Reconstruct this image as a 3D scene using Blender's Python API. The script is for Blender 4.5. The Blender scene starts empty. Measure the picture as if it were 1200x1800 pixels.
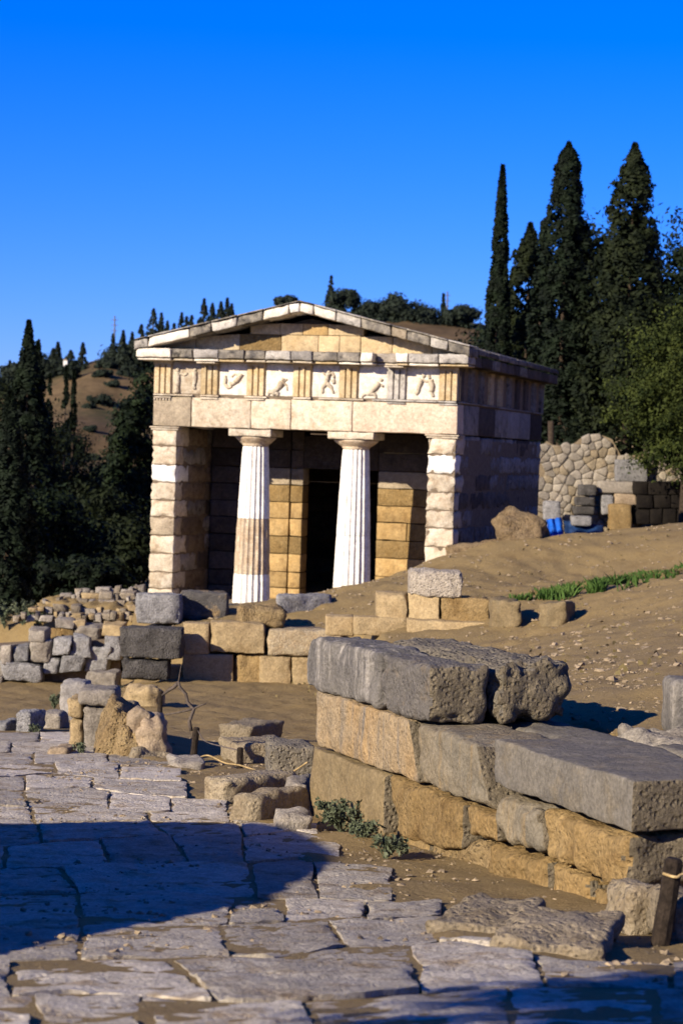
import bpy, bmesh, math, random
import numpy as np
from mathutils import Vector, Matrix, noise

random.seed(7)
rng = np.random.default_rng(7)
SC = bpy.context.scene
COL = SC.collection

# ------------------------------------------------------------------ camera
EYE = 3.27
FPX, CX, CY = 4000.0, 600.0, 900.0            # lens in photograph pixels (1200 x 1800)
PITCH, ROLL = 0.02601, 0.03218
F = Vector((0, math.cos(PITCH), -math.sin(PITCH)))
R0 = Vector((1, 0, 0)); U0 = R0.cross(F)
RR = math.cos(ROLL) * R0 + math.sin(ROLL) * U0
UU = -math.sin(ROLL) * R0 + math.cos(ROLL) * U0
cam = bpy.data.cameras.new('camera')
camo = bpy.data.objects.new('camera', cam)
COL.objects.link(camo)
camo.matrix_world = Matrix(((RR.x, UU.x, -F.x, 0), (RR.y, UU.y, -F.y, 0), (RR.z, UU.z, -F.z, EYE), (0, 0, 0, 1)))
cam.sensor_fit = 'VERTICAL'; cam.sensor_height = 36.0; cam.lens = 80.0
cam.clip_start = 0.1; cam.clip_end = 4000
cam.dof.use_dof = True; cam.dof.focus_distance = 16.0; cam.dof.aperture_fstop = 4.8
SC.camera = camo

# ------------------------------------------------------------------ sky, sun, exposure
TH = 0.26638                                   # treasury axis, turned from the view axis
SUN_EL = math.radians(22.0)
SUN_OFF = math.radians(31.0)
_ax = Vector((math.cos(TH), -math.sin(TH), 0)); _ay = Vector((math.sin(TH), math.cos(TH), 0))
_h = -_ay * math.cos(SUN_OFF) - _ax * math.sin(SUN_OFF)
TOSUN = (_h * math.cos(SUN_EL) + Vector((0, 0, math.sin(SUN_EL)))).normalized()
W = bpy.data.worlds.new('World'); SC.world = W; W.use_nodes = True
nt = W.node_tree; nt.nodes.clear()
sky = nt.nodes.new('ShaderNodeTexSky'); sky.sky_type = 'NISHITA'; sky.sun_disc = False
sky.sun_elevation = SUN_EL; sky.sun_rotation = math.atan2(TOSUN.x, TOSUN.y)
sky.altitude = 600; sky.air_density = 1.0; sky.dust_density = 0.0; sky.ozone_density = 4.0
hsv = nt.nodes.new('ShaderNodeHueSaturation'); hsv.inputs['Saturation'].default_value = 1.13
bg = nt.nodes.new('ShaderNodeBackground'); bg.inputs['Strength'].default_value = 0.09
out = nt.nodes.new('ShaderNodeOutputWorld')
tint = nt.nodes.new('ShaderNodeMix'); tint.data_type = 'RGBA'; tint.blend_type = 'MULTIPLY'; tint.inputs[0].default_value = 1.0; tint.inputs[7].default_value = (0.37, 0.485, 1.08, 1)
nt.links.new(sky.outputs[0], tint.inputs[6]); nt.links.new(tint.outputs[2], hsv.inputs['Color']); nt.links.new(hsv.outputs[0], bg.inputs['Color'])
nt.links.new(bg.outputs[0], out.inputs['Surface'])
sl = bpy.data.lights.new('sun', 'SUN'); sl.energy = 5.0; sl.angle = math.radians(0.5); sl.color = (1.0, 0.89, 0.72)
so = bpy.data.objects.new('sun', sl); COL.objects.link(so)
so.rotation_euler = TOSUN.to_track_quat('Z', 'Y').to_euler()
SC.view_settings.view_transform = 'Standard'; SC.view_settings.look = 'None'
SC.view_settings.gamma = 1.0; SC.view_settings.exposure = 0.9
SC.view_settings.use_curve_mapping = False
SC.render.engine = 'CYCLES'
SC.cycles.max_bounces = 5; SC.cycles.diffuse_bounces = 2

# ------------------------------------------------------------------ measuring helpers
EYEV = Vector((0, 0, EYE))
def ray(px, py):
    return (F + RR * ((px - CX) / FPX) + UU * ((CY - py) / FPX))
def P(px, py, d):
    r = ray(px, py); return EYEV + r * (d / r.y)
def smooth01(a, b, x):
    t = np.clip((x - a) / (b - a), 0, 1); return t * t * (3 - 2 * t)

# ------------------------------------------------------------------ mesh helpers
def setp(o, label=None, cat=None, group=None, kind=None):
    if label: o['label'] = label
    if cat: o['category'] = cat
    if group: o['group'] = group
    if kind: o['kind'] = kind
    return o
def empty(name, loc=(0, 0, 0), rz=0, parent=None):
    o = bpy.data.objects.new(name, None); COL.objects.link(o)
    o.location = loc; o.rotation_euler = (0, 0, rz); o.empty_display_size = 0.2
    if parent: o.parent = parent
    return o
def mk(name, v, f, mat, parent=None, smooth=False, center=True, origin=None):
    v = np.asarray(v, dtype=float)
    c = np.zeros(3)
    if origin is not None: c = np.array(origin)
    elif center: c = (v.min(0) + v.max(0)) / 2
    me = bpy.data.meshes.new(name)
    me.from_pydata((v - c).tolist(), [], f)
    me.materials.append(mat)
    if smooth: me.polygons.foreach_set('use_smooth', [True] * len(me.polygons))
    me.update()
    o = bpy.data.objects.new(name, me); COL.objects.link(o)
    o.location = c
    if parent:
        o.parent = parent
        if parent.type == 'MESH' or getattr(parent, 'type', '') == 'EMPTY':
            if 'keeps_world' in parent: o.location = Vector(c) - parent.location
    return o
def wempty(name, loc):
    """an Empty at a thing's base whose parts are given in world coordinates"""
    o = empty(name, loc); o['keeps_world'] = 1; return o
class MB:
    def __init__(s): s.v = []; s.f = []
    def add(s, v, f):
        n = len(s.v); s.v += [tuple(p) for p in v]; s.f += [tuple(i + n for i in q) for q in f]; return s
    def box(s, x0, x1, y0, y1, z0, z1):
        v = [(x0,y0,z0),(x1,y0,z0),(x1,y1,z0),(x0,y1,z0),(x0,y0,z1),(x1,y0,z1),(x1,y1,z1),(x0,y1,z1)]
        return s.add(v, [(0,3,2,1),(4,5,6,7),(0,1,5,4),(1,2,6,5),(2,3,7,6),(3,0,4,7)])
    def prism(s, poly, a, b, fn):
        """poly: 2-D outline; fn(u, v, w) -> 3-D; swept from w=a to w=b"""
        n = len(poly)
        v = [fn(u, w_, a) for u, w_ in poly] + [fn(u, w_, b) for u, w_ in poly]
        f = [tuple(range(n)), tuple(range(2 * n - 1, n - 1, -1))] + [(i, i + n, (i + 1) % n + n, (i + 1) % n) for i in range(n)]
        return s.add(v, f)
    def tube(s, pts, rad, n=8):
        pts = [Vector(p) for p in pts]; k0 = len(s.v)
        for i, p in enumerate(pts):
            d = (pts[min(i + 1, len(pts) - 1)] - pts[max(i - 1, 0)]).normalized()
            a = d.orthogonal().normalized() if i == 0 else (a - d * a.dot(d)).normalized()
            b = d.cross(a); r = rad[i] if hasattr(rad, '__len__') else rad
            for j in range(n):
                t = 2 * math.pi * j / n; s.v.append(tuple(p + (a * math.cos(t) + b * math.sin(t)) * r))
        for i in range(len(pts) - 1):
            for j in range(n):
                q = k0 + i * n; s.f.append((q + j, q + (j + 1) % n, q + n + (j + 1) % n, q + n + j))
        s.f.append(tuple(k0 + j for j in reversed(range(n)))); q = k0 + (len(pts) - 1) * n
        s.f.append(tuple(q + j for j in range(n))); return s
    def blob(s, c, r, rot=None, n=8, m=6, amp=0.0):
        c = Vector(c); k0 = len(s.v); M = rot or Matrix.Identity(3)
        for i in range(m + 1):
            ph = math.pi * i / m
            for j in range(n):
                t = 2 * math.pi * j / n
                p = Vector((math.sin(ph) * math.cos(t) * r[0], math.sin(ph) * math.sin(t) * r[1], math.cos(ph) * r[2]))
                if amp: p *= 1 + amp * noise.noise(p * 5 + c * 3)
                s.v.append(tuple(c + M @ p))
        for i in range(m):
            for j in range(n):
                q = k0 + i * n; s.f.append((q + j, q + n + j, q + n + (j + 1) % n, q + (j + 1) % n))
        return s
    def build(s, name, mat, parent=None, smooth=False, **k): return mk(name, s.v, s.f, mat, parent, smooth, **k)

_cubes = {}
def cubegrid(nx, ny, nz):
    key = (nx, ny, nz)
    if key in _cubes: return _cubes[key]
    idx = {}; V = []; Fc = []
    def vid(i, j, k):
        if (i, j, k) not in idx:
            idx[(i, j, k)] = len(V); V.append((2 * i / nx - 1, 2 * j / ny - 1, 2 * k / nz - 1))
        return idx[(i, j, k)]
    for i in range(nx):
        for j in range(ny):
            Fc.append((vid(i, j, 0), vid(i, j + 1, 0), vid(i + 1, j + 1, 0), vid(i + 1, j, 0)))
            Fc.append((vid(i, j, nz), vid(i + 1, j, nz), vid(i + 1, j + 1, nz), vid(i, j + 1, nz)))
    for i in range(nx):
        for k in range(nz):
            Fc.append((vid(i, 0, k), vid(i + 1, 0, k), vid(i + 1, 0, k + 1), vid(i, 0, k + 1)))
            Fc.append((vid(i, ny, k), vid(i, ny, k + 1), vid(i + 1, ny, k + 1), vid(i + 1, ny, k)))
    for j in range(ny):
        for k in range(nz):
            Fc.append((vid(0, j, k), vid(0, j, k + 1), vid(0, j + 1, k + 1), vid(0, j + 1, k)))
            Fc.append((vid(nx, j, k), vid(nx, j + 1, k), vid(nx, j + 1, k + 1), vid(nx, j, k + 1)))
    _cubes[key] = (np.array(V), Fc); return _cubes[key]
def fbm(p, s, o=3):
    return noise.fractal(Vector(p) * s, 1.0, 2.0, o)
_seed = [0]
def stone_geo(c8, r=0.02, amp=0.01, freq=6.0, res=0.1, chip=0.0, nmax=40, jit=0.0, cuts=0):
    """a worn block inside the hexahedron c8 (bottom 4 ccw, top 4 ccw): rounded edges, rough faces, chipped corners"""
    c = np.array([tuple(p) for p in c8], float)
    if jit:
        _j = np.array([[random.uniform(-1, 1) for _ in range(3)] for _ in range(8)]); c = c + _j * jit * np.ptp(c, axis=0)
    sx = (np.linalg.norm(c[1] - c[0]) + np.linalg.norm(c[6] - c[7])) / 2
    sy = (np.linalg.norm(c[3] - c[0]) + np.linalg.norm(c[6] - c[5])) / 2
    sz = (np.linalg.norm(c[4] - c[0]) + np.linalg.norm(c[6] - c[2])) / 2
    hs = np.array([sx, sy, sz]) / 2
    n = [int(min(nmax, max(3, round(2 * h / res) + 1))) for h in hs]
    V, Fc = cubegrid(*n)
    # pull the first and last loops to the edge so that small radii still show
    rr = min(r, 0.45 * hs.min())
    q = np.empty_like(V)
    for k in range(3):
        m_ = n[k]; i_ = np.rint((V[:, k] + 1) / 2 * m_).astype(int)
        if m_ >= 3: lv = np.concatenate([[-hs[k]], np.linspace(-(hs[k] - rr), hs[k] - rr, m_ - 1), [hs[k]]])
        else: lv = np.linspace(-hs[k], hs[k], m_ + 1)
        q[:, k] = lv[i_]
    inner = np.clip(q, -(hs - rr), hs - rr); d = q - inner
    ln = np.linalg.norm(d, axis=1, keepdims=True)
    nrm = np.where(ln > 1e-9, d / np.maximum(ln, 1e-9), 0)
    q = inner + nrm * np.minimum(ln, rr)
    for _ in range(cuts):                                       # knock off corners and edges in flat breaks
        d_ = np.array([random.choice((-1, 1)) * random.uniform(.25, 1), random.choice((-1, 1)) * random.uniform(.25, 1), random.choice((-.6, .5, 1)) * random.uniform(.25, 1)])
        if random.random() < 0.5: d_[random.randrange(3)] *= 0.12
        d_ /= np.linalg.norm(d_); sup = np.abs(d_) @ hs - random.uniform(0.05, 0.32) * hs.min()
        ex_ = q @ d_ - sup; q = q - np.maximum(ex_, 0)[:, None] * d_
    _seed[0] += 1; off = Vector((_seed[0] * 3.71 % 97, _seed[0] * 1.37 % 89, _seed[0] * 7.13 % 83))
    u = q / hs
    edge = np.sort(np.abs(u), axis=1)[:, 1]                    # 1 on edges
    out_ = np.empty_like(q)
    for i in range(len(q)):
        p = Vector(q[i]) + off
        nn = Vector(u[i] ** 5); nn = nn.normalized() if nn.length > 1e-6 else Vector((0, 0, 1))
        a = amp * fbm(p, freq, 4)
        if chip:
            e = max(0.0, (edge[i] - 0.55) / 0.45)
            a -= chip * e * max(0.0, noise.noise(p * 3.1 / max(0.25, hs.max())) + 0.25) * (1.0 + 0.8 * noise.noise(p * 11))
        out_[i] = Vector(q[i]) + nn * a
    u = np.clip(out_ / hs, -1.3, 1.3); t = (u + 1) / 2
    x, y, z = t[:, :1], t[:, 1:2], t[:, 2:]
    v = ((1-x)*(1-y)*(1-z)*c[0] + x*(1-y)*(1-z)*c[1] + x*y*(1-z)*c[2] + (1-x)*y*(1-z)*c[3]
         + (1-x)*(1-y)*z*c[4] + x*(1-y)*z*c[5] + x*y*z*c[6] + (1-x)*y*z*c[7])
    return v, Fc
def stone(name, c8, mat, parent=None, smooth=True, **k):
    v, f = stone_geo(c8, **{q: w for q, w in k.items() if q not in ('end', 'endmat')}); o = mk(name, v, f, mat, parent, smooth)
    if 'end' in k:
        o.data.materials.append(M[k['endmat']])
        for p in o.data.polygons:
            if p.normal.dot(k['end']) > 0.62: p.material_index = 1
    return o
def box8(x0, x1, y0, y1, z0, z1):
    return [(x0,y0,z0),(x1,y0,z0),(x1,y1,z0),(x0,y1,z0),(x0,y0,z1),(x1,y0,z1),(x1,y1,z1),(x0,y1,z1)]
def obox8(c, sx, sy, sz, rz, tilt=0.0, tilty=0.0):
    """oriented block with the centre of its base at c"""
    M = Matrix.Rotation(rz, 3, 'Z') @ Matrix.Rotation(tilt, 3, 'Y') @ Matrix.Rotation(tilty, 3, 'X')
    return [Vector(c) + M @ Vector(p) for p in box8(-sx/2, sx/2, -sy/2, sy/2, 0, sz)]

# ------------------------------------------------------------------ materials
TONE = {  # calibration of the stone base colours against one another
    'grey_streaked_limestone': (.52, .51, .50), 'blue_grey_rough_limestone': (.55, .54, .54), 'grey_weathered_slab': (.46, .46, .45), 'grey_ochre_block': (.55, .54, .50), 'sandy_block': (.45, .45, .40),
    'yellow_poros': (.66, .64, .56), 'ochre_streaked_block': (.92, .90, .84), 'tan_dressed_poros': (.84, .84, .76), 'dry_hillside': (.5, .52, .45), 'step_limestone': (.68, .67, .62), 'pale_kerb_limestone': (.72, .71, .66),
    'pale_boulder': (.74, .74, .74), 'pinkish_boulder': (.74, .74, .70), 'weathered_grey_stone': (.72, .71, .70), 'golden_limestone': (.92, .9, .85), 'rough_pitted_limestone': (.8, .8, .8), 'eroded_golden_rock': (.85, .85, .8), 'pale_rough_conglomerate': (.8, .8, .76)}
def stone_mat(name, c1, c2, stain, scale=2.5, bump=0.4, rough=0.9, rand=0.18, stain_amt=0.5, fine=40.0, streak=False, pit=0.0):
    c1, c2, stain = [tuple(x * y for x, y in zip(c_, TONE.get(name, (1, 1, 1)))) for c_ in (c1, c2, stain)]
    m = bpy.data.materials.new(name); m.use_nodes = True; n = m.node_tree; N = n.nodes; L = n.links
    b = N['Principled BSDF']; b.inputs['Roughness'].default_value = rough
    b.inputs['Specular IOR Level'].default_value = 0.12
    tc = N.new('ShaderNodeTexCoord'); oi = N.new('ShaderNodeObjectInfo')
    mul = N.new('ShaderNodeVectorMath'); mul.operation = 'SCALE'; mul.inputs['Scale'].default_value = 53.0
    cmb = N.new('ShaderNodeCombineXYZ'); L.new(oi.outputs['Random'], cmb.inputs[0]); L.new(oi.outputs['Random'], cmb.inputs[1]); L.new(oi.outputs['Random'], cmb.inputs[2])
    L.new(cmb.outputs[0], mul.inputs[0])
    add = N.new('ShaderNodeVectorMath'); add.operation = 'ADD'; L.new(tc.outputs['Object'], add.inputs[0]); L.new(mul.outputs[0], add.inputs[1])
    vec = add.outputs[0]
    def nz(sc, det=6, ro=0.6, v=vec):
        t = N.new('ShaderNodeTexNoise'); t.inputs['Scale'].default_value = sc; t.inputs['Detail'].default_value = det
        t.inputs['Roughness'].default_value = ro; L.new(v, t.inputs['Vector']); return t.outputs['Fac']
    def ramp(x, a, bb):
        t = N.new('ShaderNodeMapRange'); t.inputs['From Min'].default_value = a; t.inputs['From Max'].default_value = bb; L.new(x, t.inputs['Value']); return t.outputs[0]
    def mix(fac, a, bb, mode='MIX'):
        t = N.new('ShaderNodeMix'); t.data_type = 'RGBA'; t.blend_type = mode
        for s, val in ((t.inputs[0], fac), (t.inputs[6], a), (t.inputs[7], bb)):
            if hasattr(val, 'default_value'): L.new(val, s)
            elif isinstance(val, (int, float)): s.default_value = val
            else: s.default_value = (*val, 1)
        return t.outputs[2]
    col = mix(ramp(nz(scale), 0.35, 0.65), c1, c2)
    sv = vec
    if streak:
        mp = N.new('ShaderNodeMapping'); mp.inputs['Scale'].default_value = (3.5, 3.5, 0.35); L.new(vec, mp.inputs['Vector']); sv = mp.outputs[0]
    st = ramp(nz(scale * 1.7, 8, 0.65, sv), 0.52, 0.68)
    sm = N.new('ShaderNodeMath'); sm.operation = 'MULTIPLY'; sm.inputs[1].default_value = stain_amt; L.new(st, sm.inputs[0])
    col = mix(sm.outputs[0], col, stain)
    fn = nz(fine, 5, 0.7)
    g = N.new('ShaderNodeMapRange'); g.inputs['From Min'].default_value = 0.25; g.inputs['From Max'].default_value = 0.75
    g.inputs['To Min'].default_value = 0.58; g.inputs['To Max'].default_value = 1.38; L.new(fn, g.inputs['Value'])
    md_ = N.new('ShaderNodeMapRange'); md_.inputs['From Min'].default_value = 0.3; md_.inputs['From Max'].default_value = 0.7; md_.inputs['To Min'].default_value = 0.74; md_.inputs['To Max'].default_value = 1.22; L.new(nz(scale * 4.3, 7, 0.7), md_.inputs['Value'])
    g2 = N.new('ShaderNodeMath'); g2.operation = 'MULTIPLY'; L.new(g.outputs[0], g2.inputs[0]); L.new(md_.outputs[0], g2.inputs[1]); g = g2
    rv = N.new('ShaderNodeMapRange'); rv.inputs['To Min'].default_value = 1 - rand; rv.inputs['To Max'].default_value = 1 + rand; L.new(oi.outputs['Random'], rv.inputs['Value'])
    mm = N.new('ShaderNodeMath'); mm.operation = 'MULTIPLY'; L.new(g.outputs[0], mm.inputs[0]); L.new(rv.outputs[0], mm.inputs[1])
    cc = N.new('ShaderNodeVectorMath'); cc.operation = 'SCALE'; L.new(col, cc.inputs[0]); L.new(mm.outputs[0], cc.inputs['Scale'])
    L.new(cc.outputs[0], b.inputs['Base Color'])
    hsum = N.new('ShaderNodeMath'); hsum.operation = 'ADD'; L.new(nz(scale * 6, 8, 0.7), hsum.inputs[0]); L.new(fn, hsum.inputs[1])
    hh = hsum.outputs[0]
    if pit:
        vo = N.new('ShaderNodeTexVoronoi'); vo.inputs['Scale'].default_value = 28; L.new(vec, vo.inputs['Vector'])
        pr = ramp(vo.outputs['Distance'], 0.1, 0.45); pm = N.new('ShaderNodeMath'); pm.operation = 'MULTIPLY_ADD'; pm.inputs[1].default_value = pit
        L.new(pr, pm.inputs[0]); L.new(hh, pm.inputs[2]); hh = pm.outputs[0]
    bp = N.new('ShaderNodeBump'); bp.inputs['Strength'].default_value = bump; bp.inputs['Distance'].default_value = 0.03
    L.new(hh, bp.inputs['Height']); L.new(bp.outputs[0], b.inputs['Normal'])
    return m
def plain_mat(name, c, rough=0.8, var=0.25, scale=12, bump=0.2, spec=0.3):
    return stone_mat(name, tuple(x * (1 - var) for x in c), tuple(min(1, x * (1 + var)) for x in c), tuple(x * 0.6 for x in c), scale, bump, rough, 0.05, 0.3)
def leaf_mat(name, c1, c2, rand=0.2, trans=0.15):
    m = bpy.data.materials.new(name); m.use_nodes = True; n = m.node_tree; N = n.nodes; L = n.links
    b = N['Principled BSDF']; b.inputs['Roughness'].default_value = 0.75; b.inputs['Specular IOR Level'].default_value = 0.12
    tc = N.new('ShaderNodeTexCoord'); t = N.new('ShaderNodeTexNoise'); t.inputs['Scale'].default_value = 2.2; t.inputs['Detail'].default_value = 5
    L.new(tc.outputs['Object'], t.inputs['Vector'])
    r = N.new('ShaderNodeMapRange'); r.inputs['From Min'].default_value = 0.38; r.inputs['From Max'].default_value = 0.64; L.new(t.outputs['Fac'], r.inputs['Value'])
    mx = N.new('ShaderNodeMix'); mx.data_type = 'RGBA'; mx.inputs[6].default_value = (*c1, 1); mx.inputs[7].default_value = (*c2, 1)
    L.new(r.outputs[0], mx.inputs[0]); L.new(mx.outputs[2], b.inputs['Base Color'])
    if trans:
        tr = N.new('ShaderNodeBsdfTranslucent'); L.new(mx.outputs[2], tr.inputs['Color']); ms = N.new('ShaderNodeMixShader'); ms.inputs[0].default_value = trans
        o = N['Material Output']; L.new(b.outputs[0], ms.inputs[1]); L.new(tr.outputs[0], ms.inputs[2]); L.new(ms.outputs[0], o.inputs['Surface'])
    return m
M = {}
M['marble'] = stone_mat('weathered_marble', (0.47, 0.38, 0.265), (0.56, 0.485, 0.37), (0.27, 0.185, 0.11), 2.6, 0.55, rand=0.16, stain_amt=0.75)
M['white'] = stone_mat('new_white_marble', (0.66, 0.62, 0.55), (0.72, 0.685, 0.62), (0.52, 0.45, 0.36), 1.5, 0.12, rand=0.04, stain_amt=0.25)
M['brown'] = stone_mat('brown_weathered_marble', (0.42, 0.31, 0.20), (0.56, 0.46, 0.33), (0.30, 0.17, 0.09), 5.0, 0.4, streak=True)
M['tan'] = stone_mat('tan_limestone', (0.30, 0.24, 0.165), (0.38, 0.31, 0.215), (0.20, 0.15, 0.10), 2.5, 0.5, stain_amt=0.7)
M['gold'] = stone_mat('golden_limestone', (0.36, 0.235, 0.10), (0.43, 0.30, 0.145), (0.22, 0.135, 0.06), 2.2, 0.6, rand=0.2, stain_amt=0.75)
M['grey'] = stone_mat('grey_limestone', (0.22, 0.20, 0.18), (0.30, 0.27, 0.23), (0.13, 0.12, 0.11), 3.0, 0.4)
M['lichen'] = stone_mat('lichen_blackened_marble', (0.30, 0.26, 0.20), (0.10, 0.09, 0.08), (0.03, 0.028, 0.026), 5.0, 0.6, stain_amt=0.9)
M['pale'] = stone_mat('pale_grey_marble', (0.46, 0.42, 0.36), (0.30, 0.27, 0.23), (0.08, 0.07, 0.065), 5.0, 0.5, stain_amt=0.85)
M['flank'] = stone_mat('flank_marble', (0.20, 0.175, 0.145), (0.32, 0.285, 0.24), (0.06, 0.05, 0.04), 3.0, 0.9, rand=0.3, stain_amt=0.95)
M['flankdark_shade'] = stone_mat('dark_old_and_shaded_stone', (0.07, 0.055, 0.045), (0.11, 0.085, 0.065), (0.035, 0.028, 0.025), 3.0, 0.8, rand=0.4)  # old dark flank stone; also painted in for shade inside the porch
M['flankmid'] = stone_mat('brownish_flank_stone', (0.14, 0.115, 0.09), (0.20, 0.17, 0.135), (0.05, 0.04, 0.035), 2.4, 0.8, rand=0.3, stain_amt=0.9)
M['oldbrown_shaded'] = stone_mat('old_brown_shaded_stone', (0.16, 0.115, 0.075), (0.22, 0.165, 0.11), (0.08, 0.055, 0.04), 3, 0.7, rand=0.3, stain_amt=0.8)  # old brown stone, darkened to stand in for shade inside the porch
M['core'] = plain_mat('wall_mortar_core', (0.16, 0.12, 0.08))
M['conglom'] = stone_mat('grey_streaked_limestone', (0.21, 0.195, 0.18), (0.33, 0.30, 0.255), (0.75, 0.68, 0.58), 1.8, 0.7, streak=True, stain_amt=0.6, rand=0.08, pit=0.3)
M['ochre'] = stone_mat('ochre_streaked_block', (0.38, 0.25, 0.12), (0.32, 0.25, 0.165), (0.20, 0.18, 0.16), 1.8, 0.8, streak=True, stain_amt=0.85, rand=0.1, pit=0.5)
M['yellow'] = stone_mat('yellow_poros', (0.33, 0.22, 0.10), (0.39, 0.275, 0.14), (0.21, 0.13, 0.055), 2.8, 0.8, rand=0.15, pit=0.5, stain_amt=0.75)
M['eroded'] = stone_mat('eroded_golden_rock', (0.28, 0.19, 0.095), (0.34, 0.245, 0.13), (0.15, 0.10, 0.05), 4.0, 1.0, pit=0.8, stain_amt=0.8)
M['earthrock'] = stone_mat('earthy_brown_rock', (0.17, 0.115, 0.06), (0.23, 0.165, 0.09), (0.09, 0.06, 0.035), 5.0, 1.0, pit=0.9, stain_amt=0.8)
M['roughgrey'] = stone_mat('rough_pitted_limestone', (0.26, 0.22, 0.16), (0.19, 0.165, 0.13), (0.36, 0.29, 0.19), 6.0, 1.0, pit=0.9, rand=0.1)
M['darkrock'] = stone_mat('dark_rough_limestone', (0.06, 0.054, 0.048), (0.11, 0.10, 0.09), (0.03, 0.027, 0.024), 5.0, 1.0, pit=0.7)
M['boulder'] = stone_mat('pale_boulder', (0.33, 0.28, 0.22), (0.40, 0.35, 0.28), (0.20, 0.16, 0.12), 4.0, 0.7, pit=0.3)
M['broken_shaded'] = stone_mat('shaded_broken_stone', (0.15, 0.12, 0.08), (0.21, 0.17, 0.11), (0.10, 0.08, 0.06), 7.0, 1.0, pit=0.9, rand=0.05)  # rough broken stone, darkened to paint the shaded end faces
M['slab'] = stone_mat('worn_paving_limestone', (0.36, 0.31, 0.24), (0.47, 0.41, 0.325), (0.26, 0.185, 0.10), 2.6, 0.65, rand=0.3, stain_amt=0.95, pit=0.4, fine=55)
M['bark'] = plain_mat('bark', (0.045, 0.032, 0.022), 0.95, 0.4, 20, 0.6)
M['wood'] = plain_mat('weathered_wood', (0.028, 0.02, 0.014), 0.9, 0.4, 25, 0.5)
M['rope'] = plain_mat('hemp_rope', (0.34, 0.24, 0.11), 0.95)
M['iron'] = plain_mat('rusty_wire', (0.10, 0.08, 0.07), 0.8)
M['roof'] = stone_mat('roof_slab', (0.30, 0.26, 0.21), (0.20, 0.17, 0.14), (0.08, 0.07, 0.06), 3.0, 0.5)
M['roofdark'] = stone_mat('dark_roof_slab', (0.12, 0.105, 0.09), (0.075, 0.065, 0.055), (0.03, 0.027, 0.025), 3.0, 0.6)
M['tarp'] = plain_mat('blue_plastic_sheet', (0.01, 0.09, 0.42), 0.45, 0.15, 6, 0.3)
M['mast'] = plain_mat('mast_metal', (0.12, 0.12, 0.14), 0.6)
M['house'] = plain_mat('white_plaster', (0.7, 0.68, 0.62), 0.9, 0.05)
M['cyp'] = leaf_mat('cypress_foliage', (0.0025, 0.0048, 0.002), (0.0085, 0.0145, 0.0055), trans=0.05)
M['con'] = leaf_mat('conifer_foliage', (0.0035, 0.0065, 0.002), (0.015, 0.020, 0.006), trans=0.08)
M['pine'] = leaf_mat('pine_foliage', (0.003, 0.0065, 0.0025), (0.012, 0.020, 0.006), trans=0.08)
M['broad'] = leaf_mat('olive_green_foliage', (0.011, 0.018, 0.003), (0.052, 0.064, 0.012), trans=0.2)
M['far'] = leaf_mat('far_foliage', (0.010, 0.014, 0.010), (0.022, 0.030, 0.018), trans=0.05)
M['grass'] = leaf_mat('grass_blades', (0.035, 0.075, 0.014), (0.08, 0.135, 0.03), trans=0.2)
M['dry'] = leaf_mat('dry_grass_blades', (0.10, 0.075, 0.03), (0.17, 0.13, 0.055), trans=0.1)
M['weed'] = leaf_mat('grey_green_leaves', (0.06, 0.075, 0.04), (0.13, 0.14, 0.085), trans=0.15)

# earth
def earth_mat():
    m = bpy.data.materials.new('dry_earth'); m.use_nodes = True; n = m.node_tree; N = n.nodes; L = n.links
    b = N['Principled BSDF']; b.inputs['Roughness'].default_value = 0.95; b.inputs['Specular IOR Level'].default_value = 0.15
    tc = N.new('ShaderNodeTexCoord'); v = tc.outputs['Object']
    def nz(sc, det=6, ro=0.6):
        t = N.new('ShaderNodeTexNoise'); t.inputs['Scale'].default_value = sc; t.inputs['Detail'].default_value = det; t.inputs['Roughness'].default_value = ro; L.new(v, t.inputs['Vector']); return t.outputs['Fac']
    def ramp(x, a, bb, c=0, d=1):
        t = N.new('ShaderNodeMapRange'); t.inputs['From Min'].default_value = a; t.inputs['From Max'].default_value = bb; t.inputs['To Min'].default_value = c; t.inputs['To Max'].default_value = d; L.new(x, t.inputs['Value']); return t.outputs[0]
    def mix(f_, a, bb):
        t = N.new('ShaderNodeMix'); t.data_type = 'RGBA'
        for s, val in ((t.inputs[0], f_), (t.inputs[6], a), (t.inputs[7], bb)):
            if hasattr(val, 'default_value'): L.new(val, s)
            else: s.default_value = (*val, 1)
        return t.outputs[2]
    c = mix(ramp(nz(0.5), 0.4, 0.62), (0.225, 0.157, 0.066), (0.19, 0.135, 0.062))
    c = mix(ramp(nz(2.3, 8, 0.7), 0.5, 0.7, 0, 0.6), c, (0.14, 0.09, 0.037))
    vo = N.new('ShaderNodeTexVoronoi'); vo.inputs['Scale'].default_value = 26; vo.inputs['Randomness'].default_value = 1; L.new(v, vo.inputs['Vector'])
    pb = ramp(vo.outputs['Distance'], 0.12, 0.24, 1, 0)
    sel = N.new('ShaderNodeMath'); sel.operation = 'MULTIPLY'; L.new(pb, sel.inputs[0]); L.new(ramp(nz(7, 3), 0.52, 0.62), sel.inputs[1])
    c = mix(sel.outputs[0], c, (0.30, 0.245, 0.17))
    g = ramp(nz(60, 4, 0.7), 0.25, 0.75, 0.7, 1.3)
    cc = N.new('ShaderNodeVectorMath'); cc.operation = 'SCALE'; L.new(c, cc.inputs[0]); L.new(g, cc.inputs['Scale']); L.new(cc.outputs[0], b.inputs['Base Color'])
    h1 = N.new('ShaderNodeMath'); h1.operation = 'ADD'; L.new(nz(14, 8, 0.75), h1.inputs[0]); L.new(sel.outputs[0], h1.inputs[1])
    bp = N.new('ShaderNodeBump'); bp.inputs['Strength'].default_value = 0.7; bp.inputs['Distance'].default_value = 0.04; L.new(h1.outputs[0], bp.inputs['Height']); L.new(bp.outputs[0], b.inputs['Normal'])
    return m
M['earth'] = earth_mat()

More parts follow.
